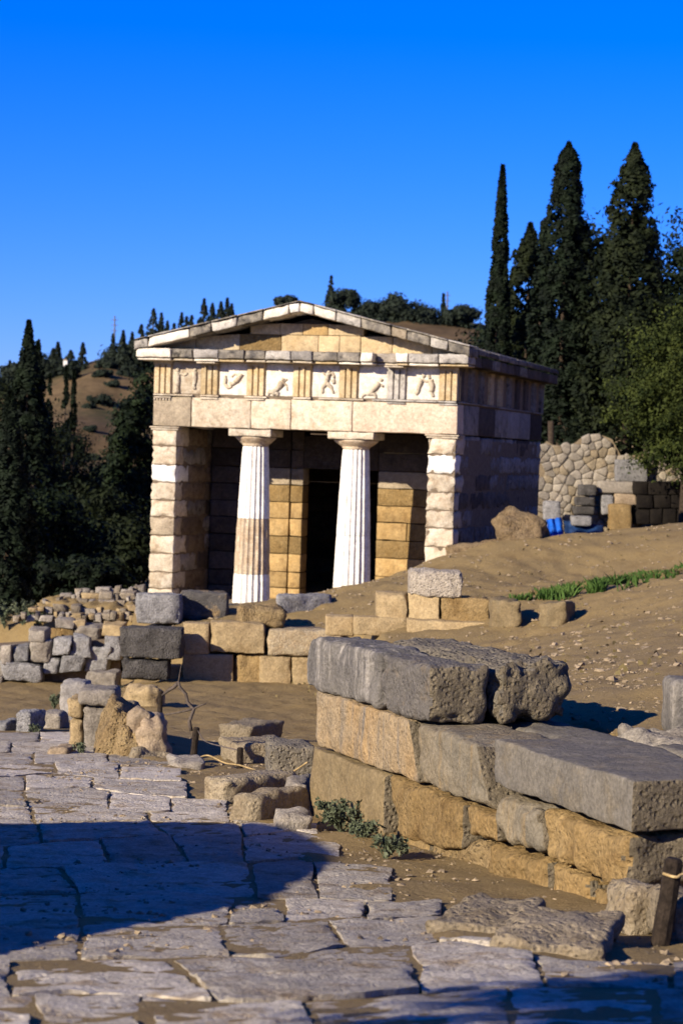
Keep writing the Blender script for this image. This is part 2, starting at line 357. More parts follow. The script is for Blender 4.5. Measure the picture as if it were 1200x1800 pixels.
# ------------------------------------------------------------------ ground
HD = np.array([-40, -20, 0, 7, 9.4, 11.5, 15.5, 22.8, 28.3, 34, 40, 60, 120, 300.])
HH = np.array([-0.6, 0.3, 1.15, 1.75, 2.04, 2.29, 2.53, 3.1, 3.5, 3.75, 3.95, 4.6, 6, 8.])
def low(X, Y):
    z = EYE - np.interp(Y, HD, HH)
    z = z - 0.42 * smooth01(-2.6, -4.6, X) * smooth01(27, 36, Y)
    z = z + 0.16 * np.exp(-(((X + 2.05) / 0.5) ** 2 + ((Y - 24.2) / 0.8) ** 2))
    return z - 0.10 * np.maximum(0, -X - 9)
_hp = [P(*t) for t in ((1150,1240,15.5),(1060,1215,16.6),(1100,1050,32),(1100,944,45),(1200,918,47),(950,950,44.6),(870,953,44.8),(800,978,46.2),(590,1046,45.2),(443,1072,46.5),(300,1066,45.5),
        (690,1030,41),(950,1112,31),(560,1112,38.5),(330,1099,39.5),(1200,1062,30),(1100,944,66),(1000,952,66),(1200,925,66),(240,1052,47),(100,1085,44.5),(720,1075,35),(1190,1150,20),(1000,1010,43))]
_hc = np.array([tuple(p) for p in _hp] + [(-20,60,-4.5),(-30,80,-8),(-40,50,-8),(-14,80,-3),(-8,58,-1.6),(25,60,6),(20,80,6),(45,80,13),(9,80,2.6),(30,30,7),(10,20,3.0),(5.2,51,0.5),(7.0,56,0.7),(0,62,0.3),(0,100,-1),(-40,140,-14),(40,140,14),(12,12,3.0)])
def _tps(r): return np.where(r > 1e-9, r * r * np.log(np.maximum(r, 1e-9)), 0)
_n = len(_hc); _A = np.zeros((_n + 3, _n + 3))
_A[:_n, :_n] = _tps(np.linalg.norm(_hc[:, None, :2] - _hc[None, :, :2], axis=2)) + np.eye(_n) * 0.6
_A[:_n, _n] = 1; _A[:_n, _n+1:] = _hc[:, :2]; _A[_n, :_n] = 1; _A[_n+1:, :_n] = _hc[:, :2].T
_w = np.linalg.solve(_A, np.r_[_hc[:, 2], 0, 0, 0])
def high(X, Y):
    X = np.asarray(X, float); Y = np.asarray(Y, float); s = _w[_n] + _w[_n+1] * X + _w[_n+2] * Y
    for i in range(_n): s = s + _w[i] * _tps(np.hypot(X - _hc[i, 0], Y - _hc[i, 1]))
    return s
HIGHPOLY = np.array([(70, 8.0), (3.4, 10.9), (2.62, 11.95), (1.0, 16.2), (0.8, 17.2), (0.35, 38.1), (-2.45, 38.5), (-3.4, 39.4), (-4.0, 43.1), (-9, 44.7), (-15, 45.4), (-70, 46), (-70, 400), (70, 400)], float)
def sdist(X, Y):
    X = np.asarray(X, float); Y = np.asarray(Y, float); d = np.full(X.shape, 1e9); ins = np.zeros(X.shape, bool)
    n = len(HIGHPOLY)
    for i in range(n):
        a, b = HIGHPOLY[i], HIGHPOLY[(i + 1) % n]; e = b - a
        t = np.clip(((X - a[0]) * e[0] + (Y - a[1]) * e[1]) / (e @ e), 0, 1)
        d = np.minimum(d, np.hypot(X - a[0] - t * e[0], Y - a[1] - t * e[1]))
        c = (a[1] > Y) != (b[1] > Y)
        with np.errstate(divide='ignore', invalid='ignore'):
            ins ^= c & (X < (b[0] - a[0]) * (Y - a[1]) / (b[1] - a[1]) + a[0])
    return np.where(ins, d, -d)
def ground(X, Y):
    X = np.asarray(X, float); Y = np.asarray(Y, float)
    t = smooth01(-0.1, 0.15, sdist(X, Y))
    lo = low(X, Y); hi = high(X, Y)
    bumpy = 0.02 * np.sin(3.1 * X + 1.7 * np.sin(2.3 * Y)) * np.sin(2.7 * Y + X) + 0.012 * np.sin(9.1 * X + 3) * np.sin(7.7 * Y + 2 * X)
    return lo * (1 - t) + hi * t + bumpy
def G(px, py, dmin=5, dmax=140):
    """where the line of sight through a photograph pixel meets the ground"""
    r = ray(px, py); ts = np.concatenate([np.arange(dmin, 40, 0.02), np.arange(40, dmax, 0.1)])
    X = ts * r.x / r.y; Y = ts; Z = EYE + ts * r.z / r.y
    g = ground(X, Y); k = np.argmax(Z <= g)
    if Z[k] > g[k]: k = -1
    return Vector((X[k], Y[k], g[k]))
def gz(x, y): return float(ground(np.array([x]), np.array([y]))[0])
xs = np.concatenate([-np.geomspace(100, 6.2, 40), np.arange(-6, 5.0, 0.085), np.geomspace(5.1, 100, 44)])
ys = np.concatenate([np.linspace(-30, 4.5, 24), np.arange(5, 48, 0.12), np.geomspace(48.2, 170, 70)])
GX, GY = np.meshgrid(xs, ys); GZ = ground(GX, GY)
fine = (np.abs(GX) < 6.5) & (GY > 4) & (GY < 50)
for i, j in zip(*np.nonzero(fine)):
    GZ[i, j] += (0.02 + 0.03 * min(1, max(0, (GY[i, j] - 12) / 15))) * noise.fractal(Vector((GX[i, j] * 1.7, GY[i, j] * 1.7, 0)), 0.8, 2, 5)
def paved_mask(X, Y):
    ex = np.interp(Y, [4, 8.2, 8.9, 9.6, 11.0, 13.0, 15.0, 17.5, 21, 24, 30], [3.0, 1.6, 0.75, 0.45, 0.25, -0.1, -0.55, -1.2, -1.6, -2.3, -3.2])
    return smooth01(0.08, -0.12, X - ex)*smooth01(29.5, 28, Y)*smooth01(3.5, 4.5, Y)
GZ -= 0.06*paved_mask(GX, GY)
nx, ny = len(xs), len(ys)
gv = np.stack([GX.ravel(), GY.ravel(), GZ.ravel()], 1)
idx = np.arange(nx * ny).reshape(ny, nx)
gf = np.stack([idx[:-1, :-1].ravel(), idx[:-1, 1:].ravel(), idx[1:, 1:].ravel(), idx[1:, :-1].ravel()], 1)
def npmesh(name, v, f, mat, parent=None, smooth=True, loc=(0, 0, 0)):
    me = bpy.data.meshes.new(name); k = f.shape[1]
    me.vertices.add(len(v)); me.vertices.foreach_set('co', np.ascontiguousarray(v - np.array(loc), dtype=np.float32).ravel())
    me.loops.add(f.size); me.loops.foreach_set('vertex_index', np.ascontiguousarray(f, dtype=np.int32).ravel())
    me.polygons.add(len(f)); me.polygons.foreach_set('loop_start', np.arange(0, f.size, k, dtype=np.int32)); me.polygons.foreach_set('loop_total', np.full(len(f), k, dtype=np.int32))
    me.polygons.foreach_set('use_smooth', np.full(len(f), smooth)); me.materials.append(mat); me.update(calc_edges=True)
    o = bpy.data.objects.new(name, me); COL.objects.link(o); o.location = loc
    if parent:
        o.parent = parent
    return o
setp(npmesh('ground', gv, gf, M['earth']), 'bare tan earth slope around the ruins', kind='structure')

# far hill
def hill_mat():
    return stone_mat('dry_hillside', (0.17, 0.105, 0.060), (0.24, 0.155, 0.085), (0.060, 0.062, 0.030), 0.035, 0.5, 0.95, 0, 0.9, fine=0.6)
M['hill'] = hill_mat()
ridge_px = [(-700, 800), (-300, 735), (-100, 700), (0, 685), (75, 655), (150, 636), (195, 622), (275, 640), (330, 610), (420, 575), (560, 545), (700, 545), (800, 560), (900, 575), (1100, 560), (1300, 540), (1900, 520)]
DH = 340.0
rx = np.array([P(a, b, DH).x for a, b in ridge_px]); rz = np.array([P(a, b, DH).z for a, b in ridge_px])
hx = np.linspace(-150, 170, 161); hy = np.linspace(150, 520, 90)
HX, HY = np.meshgrid(hx, hy)
rzz = np.interp(HX * DH / np.maximum(DH, 1), rx, rz)
t = np.clip((HY - 150) / (DH - 150), 0, 1); base = np.where(HX < 0, -26 + HX * 0.03, -26 + HX * 0.35)
HZ = np.where(HY <= DH, base + (rzz - base) * (t ** 0.9), rzz - (HY - DH) * 0.12)
for i in range(HX.shape[0]):
    for j in range(HX.shape[1]):
        p = Vector((HX[i, j] * 0.035, HY[i, j] * 0.035, 0)); HZ[i, j] += (2.6 * noise.fractal(p, 1, 2, 4)) * (1 - math.exp(-((HY[i, j] - DH) / 25) ** 2))
hidx = np.arange(HX.size).reshape(HX.shape)
setp(npmesh('hill', np.stack([HX.ravel(), HY.ravel(), HZ.ravel()], 1), np.stack([hidx[:-1, :-1].ravel(), hidx[:-1, 1:].ravel(), hidx[1:, 1:].ravel(), hidx[1:, :-1].ravel()], 1), M['hill']), 'dry brown hillside with scattered trees', kind='structure')
def hillz(x, y):
    i = int(np.clip(np.searchsorted(hy, y), 1, len(hy) - 1)); j = int(np.clip(np.searchsorted(hx, x), 1, len(hx) - 1)); return float(HZ[i, j])

# ------------------------------------------------------------------ the treasury
TX, TY = -0.8816, 47.5816
AX = Vector((math.cos(TH), -math.sin(TH), 0)); AY = Vector((math.sin(TH), math.cos(TH), 0))
T0 = Vector((TX, TY, 0))
TR = empty('treasury', T0, -TH)
setp(TR, 'small pale marble temple with two fluted columns and a pediment', 'temple')
def LF(px, py, yl=0.0):
    """photograph pixel -> (x, z) on the treasury's plane at local depth yl"""
    r = ray(px, py); o = T0 + AY * yl; tt = (o - EYEV).dot(AY) / r.dot(AY); p = EYEV + r * tt - T0
    return p.dot(AX), p.z
HW, LEN, ZA, ZT, ZG = 3.31, 9.69, 3.713, 4.407, 5.10
WT = 0.56
def tb(name, x0, x1, y0, y1, z0, z1, mat, parent=TR, r=0.012, amp=0.006, res=0.16, chip=0.0, g=0.004, freq=5, smooth=True):
    return stone(name, box8(x0 + g, x1 - g, y0 + g, y1 - g, z0 + g, z1 - g), M[mat], parent, smooth, r=r, amp=amp, res=res, chip=chip, freq=freq, nmax=16)
# steps and floor
for k in range(3):
    e = 0.28 * (k + 1) + 0.1; z1 = -0.28 * k
    MB().box(-HW - e, HW + e, -e, LEN + e, z1 - 0.28, z1 - (0.0 if k else 0.003)).build('step', M['tan'], TR)
MB().box(-HW + .1, HW - .1, 0.1, LEN - .1, -0.2, 0.004).build('floor', M['tan'], TR)
# course heights from the front corner
cz = [LF(268, y)[1] for y in (1066, 1034, 1005, 972, 940, 908, 878, 847, 816, 783)]
cz[0] = 0.0; cz.append(ZA - 0.004); NC = len(cz) - 1
LM = ['marble', 'marble', 'marble', 'marble', 'tan', 'marble', 'marble', 'white', 'marble', 'marble']
RM = ['marble', 'marble', 'white', 'marble', 'marble', 'marble', 'marble', 'marble', 'white', 'marble']
for side, xa, xb, fm in ((-1, -HW, -HW + WT, LM), (1, HW - WT - 0.05, HW, RM)):
    wl = empty('side_wall', (0, 0, 0), 0, TR)
    for c in range(NC):
        y = 0.0; first = True; ins = 0.022
        while y < LEN - 0.01:
            ln = random.uniform(0.8, 1.7) if not first else (0.85 if c % 2 else 0.5)
            y1 = y + ln
            if LEN - y1 < 0.45: y1 = LEN
            if first: m = fm[c]
            elif side < 0: m = random.choice(['oldbrown_shaded', 'oldbrown_shaded', 'flankdark_shade', 'flank'])
            else: m = random.choice(['flank', 'flank', 'flank', 'flank', 'flank', 'flankdark_shade', 'flankmid'])
            dz = 0 if first else random.uniform(-0.012, 0.012); dx = 0 if first else random.uniform(-0.035, 0.008)
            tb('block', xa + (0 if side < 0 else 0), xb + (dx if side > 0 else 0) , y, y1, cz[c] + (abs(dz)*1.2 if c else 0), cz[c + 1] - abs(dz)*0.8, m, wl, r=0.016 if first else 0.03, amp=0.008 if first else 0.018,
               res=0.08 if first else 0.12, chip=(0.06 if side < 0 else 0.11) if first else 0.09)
            y = y1; first = False
    MB().box(xa + 0.03, xb - 0.03, 0.04, LEN - 0.03, 0.01, ZA - 0.09).build('wall_core', M['core'], wl)
    # moulded capital of the anta
    cap = empty('anta_capital', (0, 0, 0), 0, TR)
    tb('moulding', xa - 0.03, xb + 0.03, -0.03, WT, ZA - 0.085, ZA - 0.04, 'marble', cap, r=0.01, chip=0.01)
    tb('crown_slab', xa - 0.055, xb + 0.055, -0.055, WT, ZA - 0.04, ZA, 'marble', cap, r=0.008, chip=0.012)
# cella front wall with doorway
YC = 2.3
xl = LF(531, 900, YC)[0]; xr = LF(662, 900, YC)[0]; xin = -HW + WT; xin2 = HW - WT - 0.05
cw = empty('cella_wall', (0, 0, 0), 0, TR)
GM = ['gold', 'gold', 'gold', 'yellow', 'gold', 'gold', 'yellow', 'tan', 'flankdark_shade', 'flankdark_shade']
xm = LF(508, 900, YC)[0]
for c in range(NC):
    z0, z1 = cz[c], cz[c + 1]
    for (a, b) in ((xin + 0.01, xm - 0.55), (xm - 0.55, xm - 0.005), (xm + 0.012, xl)):
        tb('block', a, b, YC, YC + 0.5, z0, z1, GM[c] if a > xin + 0.02 else 'flankdark_shade', cw, r=0.012, amp=0.006, chip=0.03)  # leftmost segments take the dark stone as painted porch shade
    xs_ = xr + (xin2 - xr) * random.uniform(0.3, 0.7)
    if c % 3 == 1:
        tb('block', xr, xs_, YC, YC + 0.5, z0, z1, GM[c], cw, r=0.012, amp=0.006, chip=0.03); tb('block', xs_, xin2 - 0.01, YC, YC + 0.5, z0, z1, 'yellow', cw, chip=0.03)
    else:
        tb('block', xr, xin2 - 0.01, YC, YC + 0.5, z0, z1, GM[c], cw, r=0.012, amp=0.008, chip=0.03)
tb('lintel', xl - 0.002, xr + 0.002, YC + 0.01, YC + 0.49, cz[-3], ZA - 0.09, 'flankdark_shade', cw)
# back wall, ceiling
bw = empty('back_wall', (0, 0, 0), 0, TR)
for c in range(NC):
    x = xin + 0.01
    while x < xin2 - 0.02:
        x1 = min(xin2 - 0.01, x + random.uniform(0.8, 1.4)); x1 = xin2 - 0.01 if xin2 - x1 < 0.4 else x1
        tb('block', x, x1, LEN - 0.5, LEN - 0.005, cz[c], cz[c + 1], 'flankdark_shade', bw, res=0.4); x = x1
MB().box(-HW + 0.1, HW - 0.1, 0.55, LEN - 0.1, ZA + 0.02, ZA + 0.3).build('ceiling', M['flankdark_shade'], TR)
# columns
def column(cx, drums, zt, rb, rt, abw):
    co = empty('column', (cx, 0.43, 0), 0, TR)
    NF, KP = 20, 6
    zcap = zt - 0.165 - 0.20
    for (z0, z1, m) in drums:
        z1 = zcap if z1 is None else z1
        lv = max(3, int((z1 - z0) / 0.12)); v = []; fcs = []; n = NF * KP
        for i in range(lv + 1):
            z = z0 + 0.003 + (z1 - z0 - 0.006) * i / lv; tt = z / zcap
            rad = rb + (rt - rb) * tt + 0.010 * math.sin(math.pi * tt)
            if i in (0, lv): rad -= 0.006
            for j in range(n):
                th = 2 * math.pi * j / n; s = (j % KP) / KP
                rr = rad - 0.038 * (rad / rb) * math.sin(math.pi * s) ** 0.8
                q = Vector((rr * math.cos(th), rr * math.sin(th), z)); a = 0.004 if m == 'white' else 0.012
                w = 1 + a / rad * noise.fractal(q * 6 + Vector((cx, 0, 0)), 1, 2, 3)
                v.append((q.x * w, q.y * w, z))
        for i in range(lv):
            for j in range(n): fcs.append((i*n + j, i*n + (j+1) % n, (i+1)*n + (j+1) % n, (i+1)*n + j))
        fcs.append(tuple(reversed(range(n)))); fcs.append(tuple(lv*n + j for j in range(n)))
        mk('drum', v, fcs, M[m], co)
    # echinus
    prof = [(rt - 0.012, zcap + 0.002), (rt + 0.004, zcap + 0.02), (rt + 0.002, zcap + 0.03), (rt + 0.016, zcap + 0.04), (rt + 0.012, zcap + 0.05), (rt + 0.05, zcap + 0.07), (abw/2 - 0.10, zcap + 0.12), (abw/2 - 0.045, zcap + 0.165), (abw/2 - 0.03, zcap + 0.19), (abw/2 - 0.05, zcap + 0.198)]
    v = []; fcs = []; n = 40
    for (r_, z) in prof:
        for j in range(n):
            th = 2*math.pi*j/n; k = 1 + 0.012 * noise.noise(Vector((math.cos(th)*3 + cx, math.sin(th)*3, z*8))); v.append((r_*k*math.cos(th), r_*k*math.sin(th), z))
    for i in range(len(prof) - 1):
        for j in range(n): fcs.append((i*n+j, i*n+(j+1) % n, (i+1)*n+(j+1) % n, (i+1)*n+j))
    fcs.append(tuple(reversed(range(n)))); fcs.append(tuple((len(prof)-1)*n + j for j in range(n)))
    mk('echinus', v, fcs, M['brown'], co, True)
    h = abw / 2
    tb('abacus', -h, h, -h, h, zt - 0.165, zt, 'marble', co, r=0.012, chip=0.035, res=0.09)
c1 = LF(446, 900, 0.43)[0]; c2 = LF(622, 900, 0.43)[0]
print('cols', c1, c2, 'door', xl, xr, cz)
zd1 = LF(443, 1010, 0.1)[1]; zd2 = LF(443, 912, 0.1)[1]
column(c1, [(0, zd1, 'white'), (zd1, zd2, 'brown'), (zd2, None, 'white')], ZA, 0.40, 0.275, 0.94)
column(c2, [(0, 1.55, 'white'), (1.55, None, 'white')], ZA, 0.40, 0.28, 1.0)
# architrave
ar = empty('architrave', (0, 0, 0), 0, TR)
ax_ = [-HW] + [LF(a, 720)[0] for a in (336, 441, 511, 619)] + [HW]
for a, b, m in zip(ax_[:-1], ax_[1:], ['tan', 'marble', 'marble', 'marble', 'brown2']):
    M.setdefault('brown2', stone_mat('pinkish_weathered_marble', (0.44, 0.34, 0.24), (0.52, 0.42, 0.31), (0.33, 0.24, 0.17), 3.0, 0.45))
    tb('beam_block', a, b, 0, 0.62, ZA + 0.002, ZT - 0.055, m, ar, r=0.012, amp=0.008, chip=0.02, res=0.1)
for sx in (-1, 1):
    y = 0.63
    while y < LEN - 0.01:
        y1 = min(LEN, y + random.uniform(1.3, 1.9)); y1 = LEN if LEN - y1 < 0.6 else y1
        a, b = (HW - 0.6, HW) if sx > 0 else (-HW, -HW + 0.6)
        tb('beam_block', a, b, y, y1, ZA + 0.002, ZT - 0.055, random.choice(['flank', 'grey', 'flank', 'flankdark_shade']), ar, chip=0.02, res=0.25); y = y1
# taenia, broken in places
tn = empty('taenia', (0, 0, 0), 0, TR)
tpx = [(268, 340), (352, 385), (430, 470), (515, 547), (560, 640), (655, 803)]
for a, b in tpx:
    tb('fillet', max(-HW, LF(a, 690)[0]), min(HW + 0.03, LF(b, 690)[0]), -0.04, 0.1, ZT - 0.05, ZT, 'marble' if a < 600 else 'pale', tn, r=0.008, chip=0.02)
for k in range(7): tb('fillet', HW - 0.1, HW + 0.035, 0.13 + k*1.36, 0.13 + (k + 1)*1.36, ZT - 0.05, ZT, 'flank', tn, chip=0.03)
MB().box(-HW + 0.03, HW - 0.03, 0.05, LEN - 0.05, ZT - 0.06, ZG + 0.1).build('frieze_core', M['core'], TR)
# frieze
fr = empty('frieze', (0, 0, 0), 0, TR)
def triglyph(w, h, depth=0.12):
    """outline across: three flat bars with bevelled grooves and half grooves at the sides"""
    u = w / 6.0; g = 0.055
    pts = [(-w/2, g)]
    pts += [(-w/2 + u*0.45, 0)]
    for k in (-1, 0, 1):
        c = k * 2 * u * 0.92
        if k > -1: pts += [(c - u*0.62, 0)]
        if k < 1: pts += [(c + u*0.62, 0), (c + 0.92*u, g)]
    pts += [(w/2 - u*0.45, 0), (w/2, g), (w/2, depth), (-w/2, depth)]
    return pts
tri = [(273, 304), (352, 386), (433, 467), (515, 548), (596, 630), (681, 714), (769, 803)]
tm = ['gold2', 'gold2', 'gold2', 'gold2', 'gold2', 'pale', 'gold2']
M['gold2'] = stone_mat('honey_marble', (0.42, 0.30, 0.15), (0.50, 0.40, 0.25), (0.28, 0.19, 0.10), 3, 0.4, rand=0.15)
ZF = ZG - 0.005
tw = 0.41; tx = []
for i, (a, b) in enumerate(tri):
    c = (LF(a, 665)[0] + LF(b, 665)[0]) / 2
    if i == 0: c = -HW + tw/2
    if i == 6: c = HW - tw/2
    tx.append(c); mb = MB()
    mb.prism(triglyph(tw, 1), ZT + 0.004, ZF - 0.07, lambda u, w_, z: (c + u, -0.03 + w_, z))
    mb.box(c - tw/2, c + tw/2, -0.036, 0.08, ZF - 0.068, ZF)
    mb.build('triglyph', M[tm[i]], fr)
    if i not in (3, 4):
        rg = tb('regula', c - tw/2, c + tw/2, -0.036, 0.06, ZT - 0.10, ZT - 0.054, 'marble' if i < 5 else 'pale', ar, r=0.006, chip=0.02)
        if i in (0,):
            for k in range(6):
                g_ = MB(); gx = c - tw/2 + 0.035 + k * (tw - 0.07)/5; g_.tube([(gx, -0.012, ZT - 0.098), (gx, -0.012, ZT - 0.135)], [0.016, 0.02], 8)
                g_.build('gutta', M['marble'], ar)
def limb(mb, pts, rad, cx_, w_, h_, z_):
    P_ = [Vector((cx_ + u*w_, 0.028 - (q[2] if len(q) > 2 else 0), z_ + v_*h_)) for q in pts for u, v_ in [q[:2]]]
    sm = []; rr_ = []
    for k in range(len(P_) - 1):
        for m_ in range(4): t_ = m_/4; sm.append(P_[k].lerp(P_[k+1], t_)); rr_.append((rad[k]*(1 - t_) + rad[k+1]*t_)*h_)
    sm.append(P_[-1]); rr_.append(rad[-1]*h_); mb.tube(sm, rr_, 10)
reliefs = [   # broken carved bodies: chains of (across, up) with radii, in shares of the metope
    [([(-.32, .02), (-.33, .3), (-.31, .55), (-.33, .72)], [.11, .10, .09, .10]), ([(-.33, .74), (-.32, .84)], [.06, .07]), ([(.26, .30), (.29, .5), (.27, .74)], [.07, .085, .10]), ([(.28, .76), (.30, .86)], [.05, .06]), ([(.24, .30), (.30, .16)], [.07, .05]), ([(-.24, .68), (-.08, .62), (.02, .70)], [.05, .04, .03])],
    [([(.10, .44), (.20, .56), (.28, .72)], [.08, .09, .10]), ([(.26, .68), (.06, .70), (-.06, .60)], [.05, .045, .03]), ([(.10, .44), (-.06, .34), (-.14, .44)], [.08, .07, .045]), ([(-.32, .34), (-.28, .52), (-.30, .64)], [.06, .07, .05]), ([(-.30, .34), (-.16, .24), (-.04, .28)], [.06, .055, .04])],
    [([(-.22, .10), (-.05, .26), (.10, .46)], [.09, .09, .11]), ([(.12, .50), (.16, .60)], [.06, .07]), ([(-.22, .10), (-.02, .08), (-.10, .02)], [.08, .065, .04]), ([(-.22, .10), (-.36, .16), (-.38, .02)], [.075, .06, .04]), ([(.10, .44), (.26, .36), (.30, .20)], [.05, .04, .03]), ([(.12, .46), (.28, .58)], [.045, .035])],
    [([(.02, .46), (.04, .62), (.08, .78)], [.08, .085, .10]), ([(.10, .80), (.13, .90)], [.05, .065]), ([(.02, .46), (-.12, .30), (-.10, .12)], [.08, .065, .04]), ([(.04, .46), (.20, .34), (.30, .14)], [.08, .065, .04]), ([(.08, .74), (.24, .80), (.30, .66)], [.05, .05, .05]), ([(.26, .60), (.30, .46)], [.07, .06]), ([(-.02, .74), (-.14, .86)], [.045, .035])],
    [([(-.10, .16), (.06, .34), (.22, .52)], [.08, .09, .10]), ([(.25, .56), (.30, .66)], [.05, .06]), ([(-.10, .16), (-.26, .14), (-.38, .04)], [.075, .06, .04]), ([(-.08, .16), (.06, .14), (.12, .02)], [.075, .06, .04]), ([(.20, .48), (.36, .40)], [.045, .04])],
    [([(-.14, .30), (-.10, .50), (-.04, .68)], [.07, .08, .10]), ([(-.02, .72), (.03, .82)], [.05, .06]), ([(.26, .26), (.28, .46), (.22, .66)], [.08, .09, .10]), ([(.20, .70), (.17, .80)], [.05, .06]), ([(-.02, .64), (.10, .60), (.22, .64)], [.05, .045, .045]), ([(-.14, .30), (-.22, .16)], [.065, .05]), ([(.26, .26), (.34, .12)], [.07, .05])]]
for i in range(6):
    a, b = tx[i] + tw/2, tx[i+1] - tw/2
    mp = tb('metope', a, b, 0.03, 0.14, ZT + 0.004, ZF, 'white2' if i not in (0,) else 'marble', fr, r=0.006, amp=0.006, chip=0.0, res=0.08) if 'white2' in M else None
    if mp is None:
        M['white2'] = stone_mat('old_white_marble', (0.60, 0.53, 0.43), (0.66, 0.60, 0.50), (0.42, 0.33, 0.22), 3, 0.3, rand=0.06, stain_amt=0.5)
        mp = tb('metope', a, b, 0.03, 0.14, ZT + 0.004, ZF, 'marble', fr, r=0.006, amp=0.006, res=0.08)
    mb = MB(); w = b - a; hgt = ZF - ZT - 0.06; cxm = (a + b)/2
    for pts_, rad_ in reliefs[i]: limb(mb, pts_, rad_, cxm, w, hgt, ZT + 0.01)
    mb.v = [tuple(Vector(p) + 0.012*noise.noise_vector(Vector(p)*14)) for p in mb.v]
    o = mb.build('relief_figure', M['marble'], None, True); o.parent = mp; o.location = o.location - mp.location
fy = [0.03 + tw/2 + k * (LEN - tw - 0.06)/9 for k in range(10)]
for k, c in enumerate(fy):
    mb = MB(); mb.prism(triglyph(tw, 1), ZT + 0.004, ZF - 0.07, lambda u, w_, z: (HW + 0.03 - w_, c + u, z)); mb.box(HW - 0.08, HW + 0.036, c - tw/2, c + tw/2, ZF - 0.068, ZF)
    mb.build('triglyph', M[random.choice(['flank', 'flankdark_shade', 'gold2'])], fr)
    if k < 9: tb('metope', HW - 0.14, HW - 0.03, c + tw/2, fy[k+1] - tw/2, ZT + 0.004, ZF, random.choice(['flank', 'grey', 'flankdark_shade']), fr, r=0.006, res=0.2)
# horizontal cornice
OV = 0.42; OX = 0.28
ZC0, ZC1 = ZG - 0.01, ZG + 0.255
gs = empty('cornice', (0, 0, 0), 0, TR)
gp = [240, 300, 338, 383, 428, 465, 511, 548, 592, 632, 655, 694, 717, 770, 826]
gm = ['white2', 'lichen', 'grey', 'lichen', 'lichen', 'pale', 'grey', 'lichen', 'lichen', 'white2', 'roof', 'white2', 'pale', 'pale']
for i in range(len(gp) - 1):
    a = LF(gp[i], 618, -OV)[0]; b = LF(gp[i+1], 618, -OV)[0]
    if i == 0: a = -HW - OX
    if i == len(gp) - 2: b = HW + OX
    brk = {10: 0.28, 4: 0.05, 7: 0.06}.get(i, random.uniform(0, 0.03))
    tb('cornice_block', a, b, -OV + brk, 0.3, ZC0 + 0.06, ZC1, gm[i], gs, r=0.018, amp=0.012, chip=0.05, res=0.09)
    tb('soffit_slab', a + 0.01, b - 0.01, -OV + 0.06 + brk, 0.3, ZC0 + 0.002, ZC0 + 0.058, random.choice(['marble', 'gold2', 'white2']), gs, r=0.01, chip=0.04)
for i, c in enumerate(tx):
    for cc in ((c,) if i in (1, 5) else ()):
        tb('mutule', cc - tw/2, cc + tw/2, -OV + 0.1, -0.03, ZC0 - 0.04, ZC0 + 0.0, 'marble', gs, r=0.006, chip=0.02)
for sx in (-1, 1):
    y = 0.305
    while y < LEN + OV - 0.01:
        y1 = min(LEN + OV, y + random.uniform(0.6, 1.1)); y1 = LEN + OV if LEN + OV - y1 < 0.4 else y1
        a, b = (HW - 0.3, HW + OX) if sx > 0 else (-HW - OX, -HW + 0.3)
        tb('cornice_block', a, b, y, y1, ZC0 + 0.03, ZC1, random.choice(['flankdark_shade', 'flankdark_shade', 'lichen']), gs, chip=0.04, res=0.3); y = y1
# pediment
apx, apz = LF(527, 531, -OV); apx = 0.0
exl, ezl = LF(236, 606, -OV)
RT = 0.20                                                   # thickness of the raking cornice
XE = HW + OX + 0.03
zE = ZC1 + 0.03 + 0.0; 
slope = (apz - (ZC1 + RT - 0.06)) / XE
print('pediment', apz, slope, exl, ezl)
def ztop(x): return apz - slope * abs(x)
ty = empty('tympanum', (0, 0, 0), 0, TR)
def tymp(pxs, y0px, y1px, mats, clip):
    xs2 = [LF(p, y0px, 0.15)[0] for p in pxs]
    for (a, b), m in zip(zip(xs2[:-1], xs2[1:]), mats):
        z0, z1 = clip
        za, zb = min(z1, ztop(a) - RT*0.7), min(z1, ztop(b) - RT*0.7)
        if max(za, zb) <= z0 + 0.01: continue
        za = max(za, z0 + 0.01); zb = max(zb, z0 + 0.01)
        c8 = [(a+.004, .15, z0), (b-.004, .15, z0), (b-.004, .5, z0), (a+.004, .5, z0), (a+.004, .15, za), (b-.004, .15, zb), (b-.004, .5, zb), (a+.004, .5, za)]
        stone('tympanum_block', c8, M[m], ty, r=0.01, amp=0.008, res=0.12, chip=0.01)
zt0 = ZC1 - 0.02; zt1 = zt0 + 0.37; zt2 = zt1 + 0.24
tymp([290, 345, 422, 495, 560, 597, 634, 690, 760, 800], 590, 560, ['gold2', 'gold2', 'yellow', 'yellow2', 'yellow2', 'yellow2', 'yellow2', 'yellow2', 'gold2'], (zt0, zt1)) if M.setdefault('yellow2', stone_mat('pale_golden_limestone', (0.42, 0.31, 0.17), (0.48, 0.37, 0.22), (0.33, 0.22, 0.10), 2.0, 0.4, rand=0.1)) else 0
tymp([440, 493, 533, 577, 640], 565, 560, ['yellow2', 'yellow2', 'gold', 'yellow2'], (zt1 + 0.004, zt2))
rk = empty('raking_cornice', (0, 0, 0), 0, TR)
lmats = ['pale', 'white2', 'lichen', 'pale', 'lichen', 'white2', 'pale', 'pale']
rmats = ['white2', 'pale', 'lichen', 'tan', 'lichen', 'pale', 'lichen', 'grey']
lpx = [236, 262, 334, 372, 417, 462, 507]; rpx = [550, 590, 634, 688, 715, 756, 788, 826]
lx = [-XE] + [LF(p, 575, -OV)[0] for p in lpx[1:]]; rxs = [LF(p, 590, -OV)[0] for p in rpx[:-1]] + [XE]
